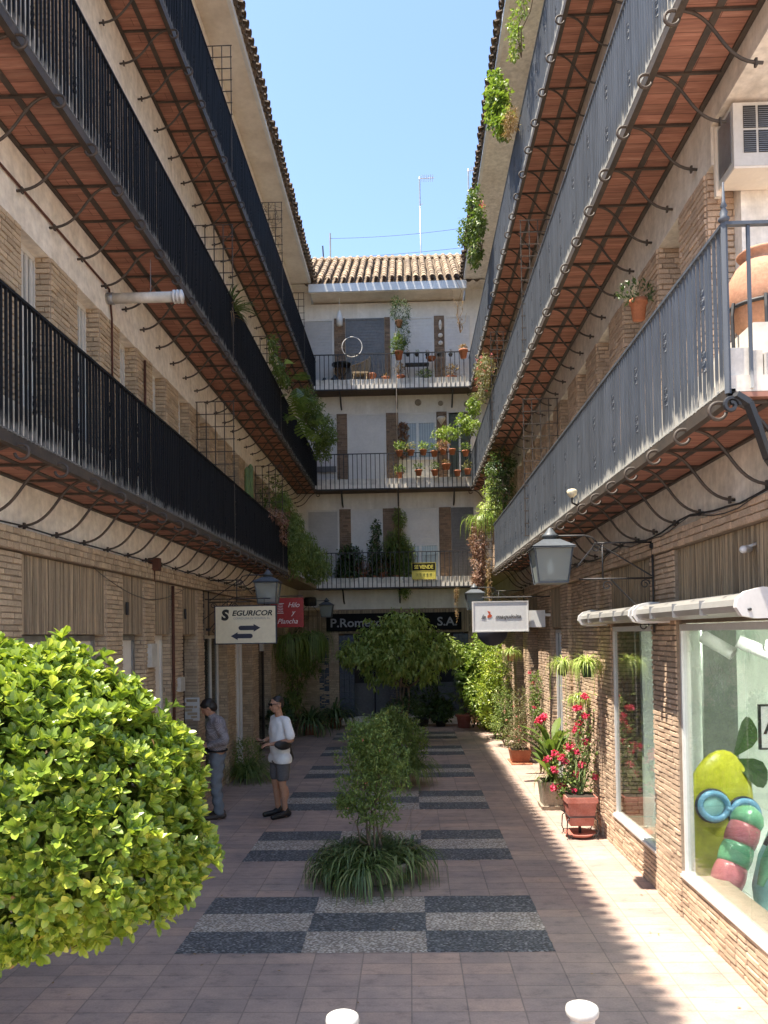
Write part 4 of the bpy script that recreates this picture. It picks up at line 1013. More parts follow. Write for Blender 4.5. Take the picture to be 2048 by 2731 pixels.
# ------------------------------------------------------------------ shop display
t = thing('inflatable_lemon', 'upright yellow inflatable with painted blue goggles and a smile in the shop window', 'inflatable', (3.02, 7.75, .05), R(22)); t.scale = (1.12, 1, 1.06)
m = MB(); m.ell((0, 0, .68), (.40, .15, .66), 24, 16, Matrix.Rotation(R(8), 3, 'Y')); o = m.build('body', 'float_yellow', t)
for v in o.data.vertices: v.co.y *= .72+.28*abs(math.cos(v.co.x*7.5)); v.co.x *= 1+.02*math.sin(v.co.z*14)
def ring(mb, c, rx, rz, r, y=-.16, rot=0, seg=26):
    P = []
    for i in range(seg+1):
        a = 2*math.pi*i/seg; x = rx*math.cos(a); z = rz*math.sin(a); P.append((c[0]+x*math.cos(rot)-z*math.sin(rot), y, c[1]+x*math.sin(rot)+z*math.cos(rot)))
    mb.tube(P, r, 6, False)
m = MB(); ring(m, (-.17, .86), .155, .115, .030, -.165, -.35); ring(m, (.17, .76), .15, .115, .030, -.175, -.35); m.tube([(-.04, -.17, .83), (.04, -.17, .80)], .03, 6); m.build('goggles', 'float_blue', t)
m = MB(); ring(m, (-.17, .86), .185, .145, .012, -.15, -.35); ring(m, (.17, .76), .18, .145, .012, -.155, -.35); m.tube([(-.04, -.17, .60), (-.03, -.175, .56), (.0, -.175, .545), (.03, -.172, .57), (.035, -.17, .61)], .009, 5); m.build('outline', 'navy', t)
for c in ((-.17, .86), (.17, .76)):
    m = MB(); m.ell((c[0], -.150, c[1]), (.14, .02, .10), 16, 8); m.build('lens', 'float_aqua', t)
m = MB(); leaves(m, np.array([(.16, -.02, 1.24), (.2, 0, 1.26)]), np.array([(.8, -.1, -.45), (.5, .1, .5)]), np.array([(.1, -1, .2), (.1, -1, .1)]), .48, .26, .1, True); m.build('leaf', 'float_leaf', t)
t = thing('inflatable_tube', 'pink and green banded inflatable leaning on the yellow one', 'inflatable', (2.78, 7.15, .14)); t.scale = (1.1, 1.1, 1.1)
a = Vector((0, 0, 0)); b = Vector((.40, .25, .76))
def band(i0, i1, rr): return [(a+(b-a)*i0), (a+(b-a)*i1)], rr
cols = ['float_clear', 'float_pink', 'float_green', 'float_pink', 'float_green']
for i, c in enumerate(cols):
    m = MB(); p0 = a+(b-a)*(i/5); p1 = a+(b-a)*((i+1)/5); n = 6
    rs = [.125+.012*math.sin(math.pi*j/n) for j in range(n+1)]
    if i == 0: rs = [.03, .09, .118, .126, .13, .128, .125]
    if i == 4: rs = rs[:3]+[.125, .115, .085, .03]
    m.tube([p0+(p1-p0)*j/n for j in range(n+1)], rs, 20); m.build('band', c, t)
m = MB(); d_ = (b-a).normalized()
for j in range(16):
    c = a+(b-a)*(.1+.05*j); m.tube([c+Vector((-.05, -.125, .02)), c+Vector((.0, -.137, -.005)), c+Vector((.05, -.125, -.03))], .003, 4)
m.build('seam', 'float_clear', t)
t = thing('inflatable_boot', 'pale blue and green inflatable at the right edge of the shop window', 'inflatable', (3.18, 7.0, .05))
m = MB(); m.smooth = True; m.tube([(0, 0, .02), (0, 0, .10), (.0, 0, .3), (.05, 0, .55), (.14, 0, .8), (.22, .0, .95)], [.06, .13, .15, .14, .12, .05], 20); m.build('body', 'float_aqua', t)
m = MB(); m.tube([(-.12, -.08, .35), (-.06, -.1, .55), (.04, -.1, .8), (.12, -.08, .98)], [.03, .06, .05, .02], 10); m.build('fin', 'float_green', t)
m = MB(); m.tube([(-.1, -.14, .72), (0, -.16, .9), (.1, -.15, 1.1)], .02, 6); m.build('strap', 'iron', t)
t = thing('framed_notice', 'black framed white notice with capital letters inside the shop', 'notice', (3.95, 8.3, 1.62))
MB().box(-.23, .25, 0, .02, -.22, .22).build('sheet', 'white_clean', t)
m = MB()
for q in ((-.25, .27, .22, .24), (-.25, .27, -.24, -.22), (-.25, -.23, -.22, .22), (.25, .27, -.22, .22)): m.box(q[0], q[1], -.01, .03, q[2], q[3])
m.build('frame', 'iron', t); m = MB(); text_mesh(m, 'AL', .2, (-.20, -.004, -.07), depth=.002, bold=.006, align='LEFT'); m.build('lettering', 'letter_black', t)
for i, (p, q, lab) in enumerate([((2.98, 7.9, 2.60), (3.2, 7.7, 2.42), 'paper roll hanging highest left in the shop window'), ((3.2, 7.6, 2.55), (3.5, 7.5, 2.40), 'middle paper roll hanging in the shop window'), ((3.42, 7.5, 2.50), (3.8, 7.3, 2.42), 'paper roll hanging nearest the right edge of the shop window')]):
    m = MB(); m.tube([p, q], .065, 14, False); m.tube([p, q], .058, 14, False); o = m.build('paper_roll', 'paper'); tag(o, lab, 'paper roll', 'paper rolls hung in the shop window')
t = thing('fill_lamp', 'square white ceiling panel added to brighten the inside of the shop', 'lamp', (3.6, 6.9, 2.735)); m = MB(); m.box(-.3, .3, -.3, .3, -.03, 0); m.build('housing', 'white_clean', t)  # glowing panels added to brighten the shop interior
mm, nt, p_ = base('fill_glow'); p_.inputs['Emission Color'].default_value = (1, .96, .88, 1); p_.inputs['Emission Strength'].default_value = 16
MB().box(-.28, .28, -.28, .28, -.034, -.0305).build('fill_panel', 'fill_glow', t); dup(t, (3.6, 9.6, 2.735), 0, 'second added brightening panel deeper inside the shop, behind the narrow window')

# ------------------------------------------------------------------ furniture and ornaments on the far balconies
def Q(cx, cy, dy=.25):
    return at(820+.2652*cx, 920+.2652*cy, 'Y', YB+dy)
zf = ZB[2]+.13
t = thing('wicker_chair', 'wicker armchair with a curved pale rim behind the top far railing', 'chair', (-1.35, YB+.32, zf), 0)
m = MB()
for x, y in ((-.22, -.15), (.2, -.15), (-.2, .12), (.2, .12)): MB().tube([(x, y, 0), (x*.9, y*.9, .42)], .02, 6).build('leg', 'wicker', t)
m = MB(); m.box(-.25, .23, -.17, .15, .40, .46); m.build('seat', 'wicker', t)
m = MB(); P = [(-.3, -.16, .62), (-.18, -.02, .70), (.0, .1, .80), (.18, .14, .90), (.3, .1, .98)]; m.tube(P, .022, 6); 
for i in range(20):
    k = i/19*(len(P)-1); a_ = int(min(k, len(P)-2)); f_ = k-a_; q = [P[a_][c]+(P[a_+1][c]-P[a_][c])*f_ for c in range(3)]; m.tube([q, (q[0]*.85, q[1]*.9+.02, .45)], .014, 4)
m.build('backrest', 'wicker', t)
t = thing('round_table', 'black round metal table behind the top far railing', 'table', (-1.92, YB+.35, zf)); MB().lathe([(0, .72), (.30, .72), (.30, .75), (0, .75)], seg=20).build('tabletop', 'iron', t)
for a in (20, 140, 260): MB().tube([(.27*math.cos(R(a)), .27*math.sin(R(a)), .7), (.1*math.cos(R(a)), .1*math.sin(R(a)), .45), (.02, 0, .4), (.22*math.cos(R(a)), .22*math.sin(R(a)), 0)], .012, 5).build('leg', 'iron', t)
t = thing('side_table', 'narrow black metal table with pots behind the right half of the top far railing', 'table', (.35, YB+.33, zf)); MB().box(-.35, .35, -.14, .14, .66, .69).build('tabletop', 'iron', t)
for x in (-.3, .3): MB().tube([(x, 0, 0), (x*.9, 0, .3), (x, 0, .66)], .014, 5).build('leg', 'iron', t)
for cx, r_, lab in ((170, .13, 'smaller dark round jug on the top far balcony, next to the left railing'), (275, .16, 'larger dark round jug under the black table on the top far balcony')):
    q = Q(cx, 380); m = MB(); m.lathe([(.05, 0), (r_*.8, .05), (r_, r_*.9), (r_*.8, r_*1.7), (.04, r_*2.2), (.05, r_*2.4), (.0, r_*2.4)], seg=16); o = m.build('jug', 'jug_dark'); o.location = (q[0], YB+.25, zf); tag(o, lab, 'jug')
m = MB(); ring(m, (0, 0), .30, .30, .011, 0); o = m.build('hoop', 'white_paint'); q = Q(448, 20, .05); o.location = (q[0], YB+.05, q[2]); tag(o, 'thin white hoop standing above the top far railing', 'hoop')
for cx, cy, r_, lab in ((1112, 582, .10, 'left plate on the plaster band above the far window'), (1338, 590, .08, 'middle plate on the plaster band, half behind a black bracket'), (1600, 598, .09, 'right plate on the plaster band, close to the right balcony')):
    q = at(820+.2652*cx, 920+.2652*cy, 'Y', YW); m = MB(); m.lathe([(0, .012), (r_*.5, .008), (r_, .03), (r_, .036), (r_*.55, .016), (0, .02)], seg=20); o = m.build('wall_plate', 'stone_planter'); o.rotation_euler = (R(90), 0, 0); o.location = (q[0], YW-.003, q[2]); tag(o, lab, 'plate', 'round plates hung on the far wall')
q = at(820+.2652*1345, 920+.2652*760, 'Y', YW-.05); m = MB(); m.lathe([(.01, -.14), (.06, -.06), (.12, .02), (.14, .06), (.11, .10), (0, .10)], seg=12); o = m.build('wall_basin', 'plaster_grey'); o.location = (q[0], YW-.08, q[2]); tag(o, 'grey fluted stone wall basin on the brick pier between far windows', 'ornament')
t = thing('hanging_lamp', 'small white lattice lantern hanging under the back eave', 'lamp', (-1.95, 22.75, 12.1)); MB().tube([(0, 0, .3), (0, 0, .68)], .01, 5).build('chain', 'white_paint', t); MB().lathe([(.03, -.18), (.09, -.15), (.1, .06), (.07, .18), (.02, .3), (0, .3)], seg=8).build('shade', 'white_paint', t)
for dz, lab in ((.0, 'topmost white ornament on the top brick pier'), (-.32, 'middle white ornament on the top brick pier'), (-.55, 'lowest white ornament on the top brick pier')):
    q = at(700+.4522*1048, 650+.4522*480, 'Y', YW-.06); m = MB(); m.ell((0, 0, 0), (.05 if dz == 0 else .07, .02, .16 if dz == 0 else .07), 10, 6); m.ell((0, -.012, 0), (.035, .02, .05), 8, 5); o = m.build('wall_ornament', 'curb_white'); o.location = (q[0], YW-.085, q[2]+dz); tag(o, lab, 'ornament', 'white ornaments on the pier')
m = MB(); m.box(-.12, .12, 0, .02, -.08, .08); o = m.build('vent_grille', 'shutter_dark'); q = at(820+.2652*180, 920+.2652*1255, 'Y', YW); o.location = (q[0]+.02, YW-.06, q[2]); o.scale = (2.6, 1, 1.1); tag(o, 'dark slot in the lower left shutter of the middle floor', 'grille')
q = at(820+.2652*205, 730, 'Y', YW)
# ================================================================== PLANTS
def pot(parent, r, h, m_='terracotta', name='pot', lip=True):
    m = MB(); m.mi = 0; pr = [(r*.68, 0), (r*.90, h*.78)]+([(r*.92, h*.78), (r*1.04, h*.79), (r*1.04, h)] if lip else [(r, h)])+[(r*.9, h), (r*.88, h*.9)]
    m.lathe(pr, seg=20); m.mi = 1; m.lathe([(0, h*.9), (r*.9, h*.9)], seg=20); return m.build(name, [m_, 'soil'], parent)
def plant(name, label, cat, loc, group=None): return thing(name, label, cat, tuple(float(q) for q in loc), 0, group)
def foliage(parent, m_, fn, name='foliage'):
    m = MB(); fn(m); return m.build(name, m_, parent)
def stems(parent, a, tips, r0=.012, r1=.004, m_='bark', name='stems'):
    m = MB()
    for t in tips: branch(m, a, t, r0, r1, 5, .05, 5)
    return m.build(name, m_, parent)

# -- the big clipped bush in the left foreground
t = plant('round_bush', 'large round sunlit lime green bush with glossy leaves, filling the lower left foreground', 'bush', (-2.5, 3.35, 0))
O = np.array([-2.5, 3.35, 0]); Cc = np.array([-1.86, 3.45, 1.90]); Rr = np.array([.92, .70, .70])
def hero(m):
    n = 7600; d = rdir(n); gap = np.sin(d[:, 0]*7+1)*np.sin(d[:, 1]*6+2)*np.sin(d[:, 2]*8+.5)+.5*np.sin(d[:, 0]*15)*np.sin(d[:, 2]*13+d[:, 1]*9); keep = (d[:, 0] > -.55) & ((gap > -.42) | (d[:, 2] > .35) | (rng.random(n) < .35)); keep &= ~((d @ np.array([-.32, -.90, -.30]) > .93) & (rng.random(len(d)) < .72)); keep &= ~((d @ np.array([.25, -.80, -.55]) > .965) & (rng.random(len(d)) < .6)); d = d[keep]; n = len(d)
    sup = .94+.045*np.sin(d[:, 0]*11+d[:, 1]*7)*np.sin(d[:, 2]*10+d[:, 1]*5+1)+.035*np.sin(d[:, 0]*5+d[:, 2]*4)+.03*np.sin(d[:, 1]*9+1)+.025*np.sin(d[:, 0]*17+3)*np.sin(d[:, 2]*15)+rng.normal(size=n)*.03
    P = d*Rr*sup[:, None]; P[:, 2] *= np.where(d[:, 2] < 0, .93, 1.10); P[:, 0] *= 1-.16*np.clip(d[:, 2], -.3, 1); P = Cc+P-O
    ax = unit(d*.65+np.array([0, 0, .7])+rdir(n)*.5)
    rosettes(m, P, ax, 6, .057, .0275, .8, True, .12)
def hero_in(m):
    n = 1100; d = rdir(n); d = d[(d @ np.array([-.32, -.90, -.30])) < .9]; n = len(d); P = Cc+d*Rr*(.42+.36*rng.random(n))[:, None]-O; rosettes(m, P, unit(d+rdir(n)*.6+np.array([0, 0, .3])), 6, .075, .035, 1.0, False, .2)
foliage(t, 'leaf_lime', hero, 'crown')
def shoots(m):
    for k in range(85):
        d = unit(rng.normal(size=3)+np.array([.2, -.3, .35])); b = d*Rr*.93; b[2] *= .93 if d[2] < 0 else 1.1; b[0] *= 1-.16*np.clip(d[2], -.3, 1); b = Cc+b-O; ax = unit(d*.6+np.array([0, 0, .6])+rng.normal(size=3)*.25); e = b+ax*(.05+.07*rng.random())
        m.tube([b, (b+e)/2, e], .0022, 4, False); rosettes(m, np.array([e, (b+e)/2]), np.array([ax, ax]), 5, .052, .022, .7, True, .1)
foliage(t, 'leaf_bright', shoots, 'young_shoots')
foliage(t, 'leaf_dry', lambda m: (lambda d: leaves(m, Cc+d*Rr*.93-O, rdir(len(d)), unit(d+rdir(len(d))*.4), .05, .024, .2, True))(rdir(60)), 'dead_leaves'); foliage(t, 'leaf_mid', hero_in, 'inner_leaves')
m = MB(); branch(m, (0, 0, 0), (.02, .02, 1.35), .055, .045, 5, .02, 8); branch(m, (.02, .02, 1.35), (.55, .05, 1.62), .04, .03, 4, .03, 7)
for k in range(26):
    d = unit(rng.normal(size=3)+np.array([.3, 0, .3])); e = Cc+d*Rr*.85-O; mid = np.array([.55, .05, 1.62])+(e-np.array([.55, .05, 1.62]))*.5+rng.normal(size=3)*.05
    p = branch(m, (.5, .04, 1.6), mid, .024, .014, 4, .05, 6); branch(m, p[-1], e, .014, .004, 4, .07, 5)
m.build('trunk', 'bark', t)

# -- bowls of plants down the middle
def bowl(parent, r=.42, h=.24):
    m = MB(); m.mi = 0; m.lathe([(r*.55, 0), (r*.85, h*.3), (r, h*.8), (r*1.02, h), (r*.93, h), (r*.9, h*.85)], seg=32); m.mi = 1; m.lathe([(0, h*.85), (r*.9, h*.85)], seg=24); m.build('bowl', ['stone_planter', 'soil'], parent)
def skirt(m, c, n, r, L, W, z, rise=.75, droop=1.25, open_=False):
    for k in range(12):
        a = 2*math.pi*k/12+rnd.random()*.3
        if open_ and 4.75 < a % 6.283 < 5.4: continue
        rr = r*(.55+.45*rnd.random()); blades(m, (c[0]+rr*math.cos(a), c[1]+rr*math.sin(a), z), n//12, L, W, rise, droop, 6, .05)
    blades(m, (c[0], c[1], z), n//5, L, W, 1.0, droop*.9, 6, r*.4)
t = plant('bowl_planter', 'nearest round stone bowl, ringed with dark strap leaves around a feathery shrub', 'planter', (-.43, 8.42, 0), 'bowl planters along the middle'); bowl(t)
foliage(t, 'leaf_strap', lambda m: (skirt(m, (0, 0), 900, .46, .54, .021, .22, .75, 1.3, True), skirt(m, (-.12, -.05), 420, .50, .46, .019, .18, .5, 1.4, True)), 'strap_leaves')
def shrub1(m):
    blob(m, [(-.02, 0, 1.38, .30, .28, .34), (-.12, 0, 1.0, .34, .3, .30), (.16, 0, 1.12, .26, .26, .36), (.0, 0, .72, .30, .28, .18), (-.3, 0, .82, .18, .2, .14), (.1, .05, 1.62, .15, .15, .22), (-.18, 0, 1.52, .14, .14, .26)], 8000, .045, .018, .6, .5, .2, 5)
    for k in range(34):
        a = rnd.random()*6.28; el = .3+1.1*rnd.random(); e = np.array([.42*math.cos(a)*math.cos(el)*1.2, .4*math.sin(a)*math.cos(el), 1.0+.85*math.sin(el)*(.7+.3*rnd.random())]); s0 = e*.75+np.array([0, 0, .2]); n = 34
        tt = rng.random(n)[:, None]; P = s0+(e-s0)*tt+rng.normal(size=(n, 3))*.012; leaves(m, P, unit(rdir(n)+np.array([0, 0, .4])), unit(rdir(n)+np.array([0, 0, 1])), .045, .018, .1)
foliage(t, 'leaf_fern', shrub1, 'shrub')
foliage(t, 'petal_pink', lambda m: flowers(m, [(-.08, -.25, 1.55), (.1, -.28, 1.44), (-.28, -.1, .80), (.2, -.2, .88), (-.05, -.3, 1.1)], 6, .022), 'flowers')
stems(t, (0, 0, .2), [(.1, 0, 1.3), (-.15, .05, 1.2), (.0, .1, 1.5), (-.25, 0, .85), (.2, .05, 1.0), (.05, -.1, 1.1)], .014, .005)
m = MB(); blades(m, (.25, -.1, .3), 7, .75, .012, .75, .15, 6, .04, (.1, .5)); m.build('dry_stalks', 'leaf_dry', t)
t = plant('bowl_planter', 'second stone bowl, green tufts half hidden by the nearest feathery shrub', 'planter', (-.36, 13.7, 0), 'bowl planters along the middle'); bowl(t, .45, .26)
foliage(t, 'leaf_fern', lambda m: (skirt(m, (0, 0), 700, .48, .62, .020, .22, 1.0, 1.1), blob(m, [(.25, 0, .75, .40, .4, .42), (-.25, 0, .8, .4, .4, .45), (0, 0, 1.1, .3, .3, .3)], 6500, .075, .028, .6, .4, .3, 5)), 'fern_leaves')
t = plant('small_tree', 'small spreading tree with drooping green leaves in front of the long black shop board', 'tree', (-.26, 19.0, 0)); bowl(t, .45, .3)
m = MB()
for x, y in ((-.06, 0), (.06, .05), (.0, -.06), (.12, 0)): branch(m, (x, y, .2), (x*1.6, y, 1.35), .035, .028, 5, .03, 7); branch(m, (x*1.6, y, 1.35), (x*8, y*5, 2.3), .026, .01, 5, .06, 6); branch(m, (x*1.6, y, 1.35), (-x*9, .2, 2.4), .022, .008, 5, .06, 6)
m.build('trunk', 'bark', t)
leafmat('leaf_tree', (.17, .25, .055), (.30, .39, .09), (.44, .50, .16), .4, .4)
def tcrown(m):
    cs = [(-.05, 0, 2.75, .95, .8, .42), (-.85, 0, 2.25, .62, .6, .42), (.85, 0, 2.25, .62, .6, .45), (0, -.2, 2.15, .9, .7, .45), (-.45, 0, 1.75, .5, .5, .32), (.5, 0, 1.85, .55, .5, .35), (.2, 0, 3.1, .45, .4, .22), (-1.25, 0, 2.15, .3, .4, .25), (1.2, 0, 2.2, .35, .4, .3)]
    blob(m, cs, 5600, .155, .058, .5, -.75, .35, 6, .35)
foliage(t, 'leaf_tree', tcrown, 'crown')
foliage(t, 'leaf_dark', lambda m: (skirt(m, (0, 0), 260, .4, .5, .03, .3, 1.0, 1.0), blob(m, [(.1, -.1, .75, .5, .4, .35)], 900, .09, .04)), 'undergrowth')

# -- geranium stand and its neighbours on the right
def G(cx, cy, Y=10.25): q = at(1250+.2411*cx, 1850+.2411*cy, 'Y', Y); return np.array([min(q[0], 2.46), q[1], q[2]])
t = plant('potted_geranium', 'tall leggy red geranium in a square terracotta pot on a scrolled iron stand', 'potted plant', (2.17, 10.12, 0)); L0 = np.array([2.17, 10.12, 0])
m = MB(); frustum(m, (0, 0), .145, .185, .17, .47); frustum(m, (0, 0), .20, .20, .47, .54); m.mi = 1; m.box(-.18, .18, -.18, .18, .541, .543); m.build('pot', ['terracotta_red', 'soil'], t)
m = MB(); m.lathe([(.0, .02), (.16, .02), (.20, .05), (.205, .065), (.18, .06), (0, .04)], seg=24); m.build('saucer', 'terracotta_red', t)
m = MB()
for sx in (-1, 1):
    for sy in (-1, 1):
        m.tube([(sx*.15, sy*.15, .28), (sx*.19, sy*.17, .25), (sx*.20, sy*.17, .10), (sx*.17, sy*.17, .03), (sx*.20, sy*.17, .01)], .008, 5); spiral(m, (sx*.16, sy*.17, .035), .035, 1, .006)
m.tube([(-.17, -.17, .29), (.17, -.17, .29), (.17, .17, .29), (-.17, .17, .29), (-.17, -.17, .29)], .008, 5); m.tube([(0, 0, .05), (0, 0, .17)], .02, 6); m.build('iron_stand', 'iron', t)
FL = [(1315, 40), (1200, 160), (1280, 245), (1240, 330), (1205, 415), (1150, 590), (1205, 640), (955, 665), (890, 745), (1060, 745), (1240, 780), (1165, 880), (1390, 910), (950, 840), (945, 1040), (1035, 1030), (1165, 1060), (1300, 530), (1100, 600), (1010, 690)]
FP = [G(*c)-L0+np.array([0, rnd.random()*.25-.1, 0]) for c in FL]
stems(t, (0, 0, .53), FP+[G(1380, 300)-L0, G(1400, 500)-L0, G(1000, 500)-L0], .009, .004, 'stem_green')
def gl(m):
    for p in FP+[G(1340, 200)-L0, G(1350, 420)-L0, G(1370, 560)-L0, G(1100, 480)-L0, G(1000, 420)-L0, G(1100, 700)-L0, G(1200, 850)-L0, G(1060, 900)-L0, G(1330, 650)-L0]:
        k = 26; c = np.array(p)*(.55+.45*rng.random(k))[:, None]+np.array([0, 0, .22])*(1-.75)+rng.normal(size=(k, 3))*.035; c[:, 2] = np.maximum(c[:, 2], .5)
        leaves(m, c, rdir(k), unit(rdir(k)+np.array([-.4, -.3, .9])), .045, .042, .25)
foliage(t, 'leaf_mid', gl, 'leaves'); foliage(t, 'petal_red', lambda m: flowers(m, FP, 60, .062), 'flowers')
t = plant('canna_plant', 'broad leaved canna with one red flower head, in a rough stone box planter', 'potted plant', (2.13, 11.8, 0)); L1 = np.array([2.13, 11.8, 0])
m = MB(); frustum(m, (0, 0), .19, .20, 0, .06); frustum(m, (0, 0), .165, .20, .062, .42); m.mi = 1; m.box(-.17, .17, -.17, .17, .421, .424); m.build('planter_box', ['stone_planter', 'soil'], t)
def canna(m):
    for k in range(26):
        a = rnd.random()*6.28; e = .9+.5*rnd.random(); z = .4+.55*rnd.random(); leaves(m, np.array([(.06*math.cos(a), .06*math.sin(a), z)]), np.array([(math.cos(a)*math.cos(e), math.sin(a)*math.cos(e), math.sin(e))]), np.array([(-math.cos(a), -math.sin(a), .5)]), .48, .13, .3, True)
foliage(t, 'leaf_olive', lambda m: canna(m), 'leaves').data.materials[0] = MATS['leaf_mid']
foliage(t, 'leaf_fern', lambda m: blades(m, (0, -.05, .42), 60, .45, .018, .9, 1.1), 'small_leaves'); foliage(t, 'petal_red', lambda m: flowers(m, [(-.13, -.1, 1.38), (-.20, -.12, 1.33)], 70, .075), 'flower_head')
m = MB(); m.tube([(0, 0, .4), (-.06, -.05, .9), (-.14, -.1, 1.33)], .012, 6); m.tube([(.02, -.12, .42), (.0, -.14, .75), (.02, -.12, 1.15)], .016, 6); m.build('stem', 'stem_green', t)
t = plant('flower_trough', 'terracotta trough of pale pink flowering sprigs against the right wall', 'potted plant', (2.22, 15.95, 0)); m = MB(); m.box(-.21, .21, -.35, .35, 0, .02); frustum(m, (0, 0), .17, .21, .021, .27); m.mi = 1; m.box(-.18, .18, -.18, .18, .271, .273); m.build('trough', ['terracotta', 'soil'], t)
foliage(t, 'leaf_olive', lambda m: blob(m, [(0, 0, .65, .32, .4, .42), (.05, 0, 1.15, .24, .3, .35), (-.1, -.1, .45, .25, .3, .2)], 2600, .05, .018, .6, .6, .2, 5), 'leaves'); foliage(t, 'petal_pink', lambda m: flowers(m, [(rnd.uniform(-.3, .2), rnd.uniform(-.35, .1), rnd.uniform(.4, 1.2)) for _ in range(22)], 8, .035), 'flowers')
t = plant('climbing_rose', 'climber with small red blooms around the black doorway on the right wall', 'climber', (2.42, 14.6, 0)); stems(t, (0, 0, 0), [(0, .2, 1.9), (-.05, .5, 1.4), (.0, -.2, 1.2)], .012, .004)
foliage(t, 'leaf_mid', lambda m: blob(m, [(-.02, .2, 1.6, .10, .35, .35), (0, .5, 1.2, .1, .25, .3), (-.02, -.1, .9, .1, .3, .4)], 900, .06, .03), 'leaves'); foliage(t, 'petal_red', lambda m: flowers(m, [(-.1, .1, 1.7), (-.1, 0, 1.25), (-.12, .3, 1.9)], 20, .045), 'flowers')
for loc, cs, n, L, W, mt, lab in (
    ((2.05, 21.3, 0), [(0, 0, 1.9, .55, .7, .75), (-.15, -.2, 1.0, .5, .7, .6), (.1, 0, .4, .4, .6, .35)], 3600, .11, .06, 'leaf_bright', 'tallest sunlit leafy shrub in the right corner by the back building'),
    ((2.15, 19.7, 0), [(0, 0, 1.75, .38, .6, .62), (-.12, -.1, 1.15, .42, .55, .5), (-.1, 0, .55, .36, .5, .35)], 3400, .085, .035, 'leaf_lime', 'yellow green shrub against the right wall, in front of the tallest one'),
    ((2.2, 18.2, 0), [(0, 0, 1.0, .26, .45, .55), (-.1, 0, .5, .26, .4, .35), (.1, 0, 1.9, .12, .3, .3)], 2600, .06, .022, 'leaf_fern', 'feathery grey green shrub spilling onto the sunny paving strip'),
    ((1.75, 21.9, 0), [(-.2, 0, 1.9, .35, .3, .45), (-.1, 0, 1.1, .3, .3, .45)], 900, .16, .10, 'leaf_mid', 'big leaved plant at the end of the courtyard, beside the terracotta pot')):
    t = plant('shrub', lab, 'shrub', loc, 'shrubs along the right wall'); stems(t, (0, 0, 0), [(c[0], c[1], c[2]) for c in cs]+[(.1, .2, 1.4), (-.1, -.2, 1.2)], .018, .006); foliage(t, mt, lambda m: blob(m, cs, n, L, W, .6, .2, .35, 4), 'leaves')
def monstera(m, n, r, h, c=(0, 0, 0), size=.3, hang=False):
    for k in range(n):
        a = rnd.random()*6.28; e = (rnd.uniform(-.9, .1) if hang else rnd.uniform(-.3, .7)); z = (rnd.uniform(-h, 0) if hang else rnd.uniform(.35, 1)*h); R_ = r*rnd.uniform(.3, 1); s = size*rnd.uniform(.7, 1.1)
        B = np.array([c[0]+R_*math.cos(a), c[1]+R_*math.sin(a), c[2]+z]); D = np.array([math.cos(a)*math.cos(e), math.sin(a)*math.cos(e), math.sin(e)]); D /= np.linalg.norm(D); Nn = np.array([0, 0, 1.])-D*D[2]; Nn /= np.linalg.norm(Nn); S = np.cross(D, Nn)
        # a split leaf: lobes on both sides of the midrib
        for sd in (-1, 1):
            for q in range(6):
                t0 = q/6*s; t1 = (q+.78)/6*s; w_ = s*.42*math.sin(math.pi*(q+1.1)/7.2)
                P = [B+D*t0, B+D*t1, B+D*(t1+.10*s)+S*sd*w_-Nn*w_*.25, B+D*(t0+.12*s)+S*sd*w_-Nn*w_*.25]
                m.add(P, [(0, 1, 2, 3)] if sd > 0 else [(3, 2, 1, 0)])
t = plant('potted_monstera', 'split leaf plant in a terracotta pot at the dark far entrance, right of the tree', 'potted plant', (1.49, 21.9, 0)); pot(t, .23, .40, 'terracotta_red'); foliage(t, 'leaf_dark', lambda m: monstera(m, 26, .55, 1.5, size=.42), 'leaves'); stems(t, (0, 0, .35), [(.3, 0, 1.0), (-.5, -.1, 1.1), (-.2, .2, 1.3), (.1, .2, 1.4)], .012, .007, 'stem_green')
for i, (x, z, r_, lab) in enumerate([(.35, .9, .5, 'dark leafy plant against the entrance, just right of the little tree trunk'), (.85, .45, .35, 'low dark plant at the foot of the back entrance, right side')]):
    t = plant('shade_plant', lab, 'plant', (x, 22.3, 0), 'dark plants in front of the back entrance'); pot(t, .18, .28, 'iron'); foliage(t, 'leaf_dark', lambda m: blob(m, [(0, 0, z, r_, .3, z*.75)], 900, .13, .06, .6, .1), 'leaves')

# -- hanging spider plants on the right wall
def spider(loc, label, potm='leaf_dark', s=1.0, n=120, runners=3):
    t = plant('hanging_spider_plant', label, 'hanging plant', loc, 'pale striped spider plants hung on the right wall')
    m = MB(); m.lathe([(.055*s, 0), (.088*s, .13*s), (.095*s, .13*s), (.095*s, .15*s), (.08*s, .15*s), (0, .13*s)], seg=16); m.build('pot', potm, t)
    foliage(t, 'leaf_variegated', lambda m: (blades(m, (0, 0, .14*s), n, .34*s, .017, .95, 1.5, 7, .05), blades(m, (0, 0, .15*s), n//3, .26*s, .016, 1.3, .9, 6, .03)), 'leaves')
    m = MB()
    for k in range(runners):
        a = rnd.uniform(2.5, 5); e = (.2*math.cos(a), .2*math.sin(a)-.05, -.12-.3*rnd.random()); m.tube([(0, 0, .16*s), (e[0]*.7, e[1]*.7, .12), (e[0], e[1], 0), e], .003, 4); blades(m, e, 7, .07, .008, .3, .6, 4)
    m.tube([(.08*s, 0, .1), (.2, 0, .12)], .006, 4); m.build('runners', 'leaf_variegated', t); return t
mt_ = mat('pot_green', (.03, .08, .03), .5)
spider((2.27, 11.55, 2.02), 'spider plant in a green pot above the white door, farther of the two high ones', 'pot_green', 1.0)
spider((2.27, 9.95, 2.08), 'spider plant in a green pot beside the narrow shop window, nearer high one', 'pot_green', 1.0, 140)
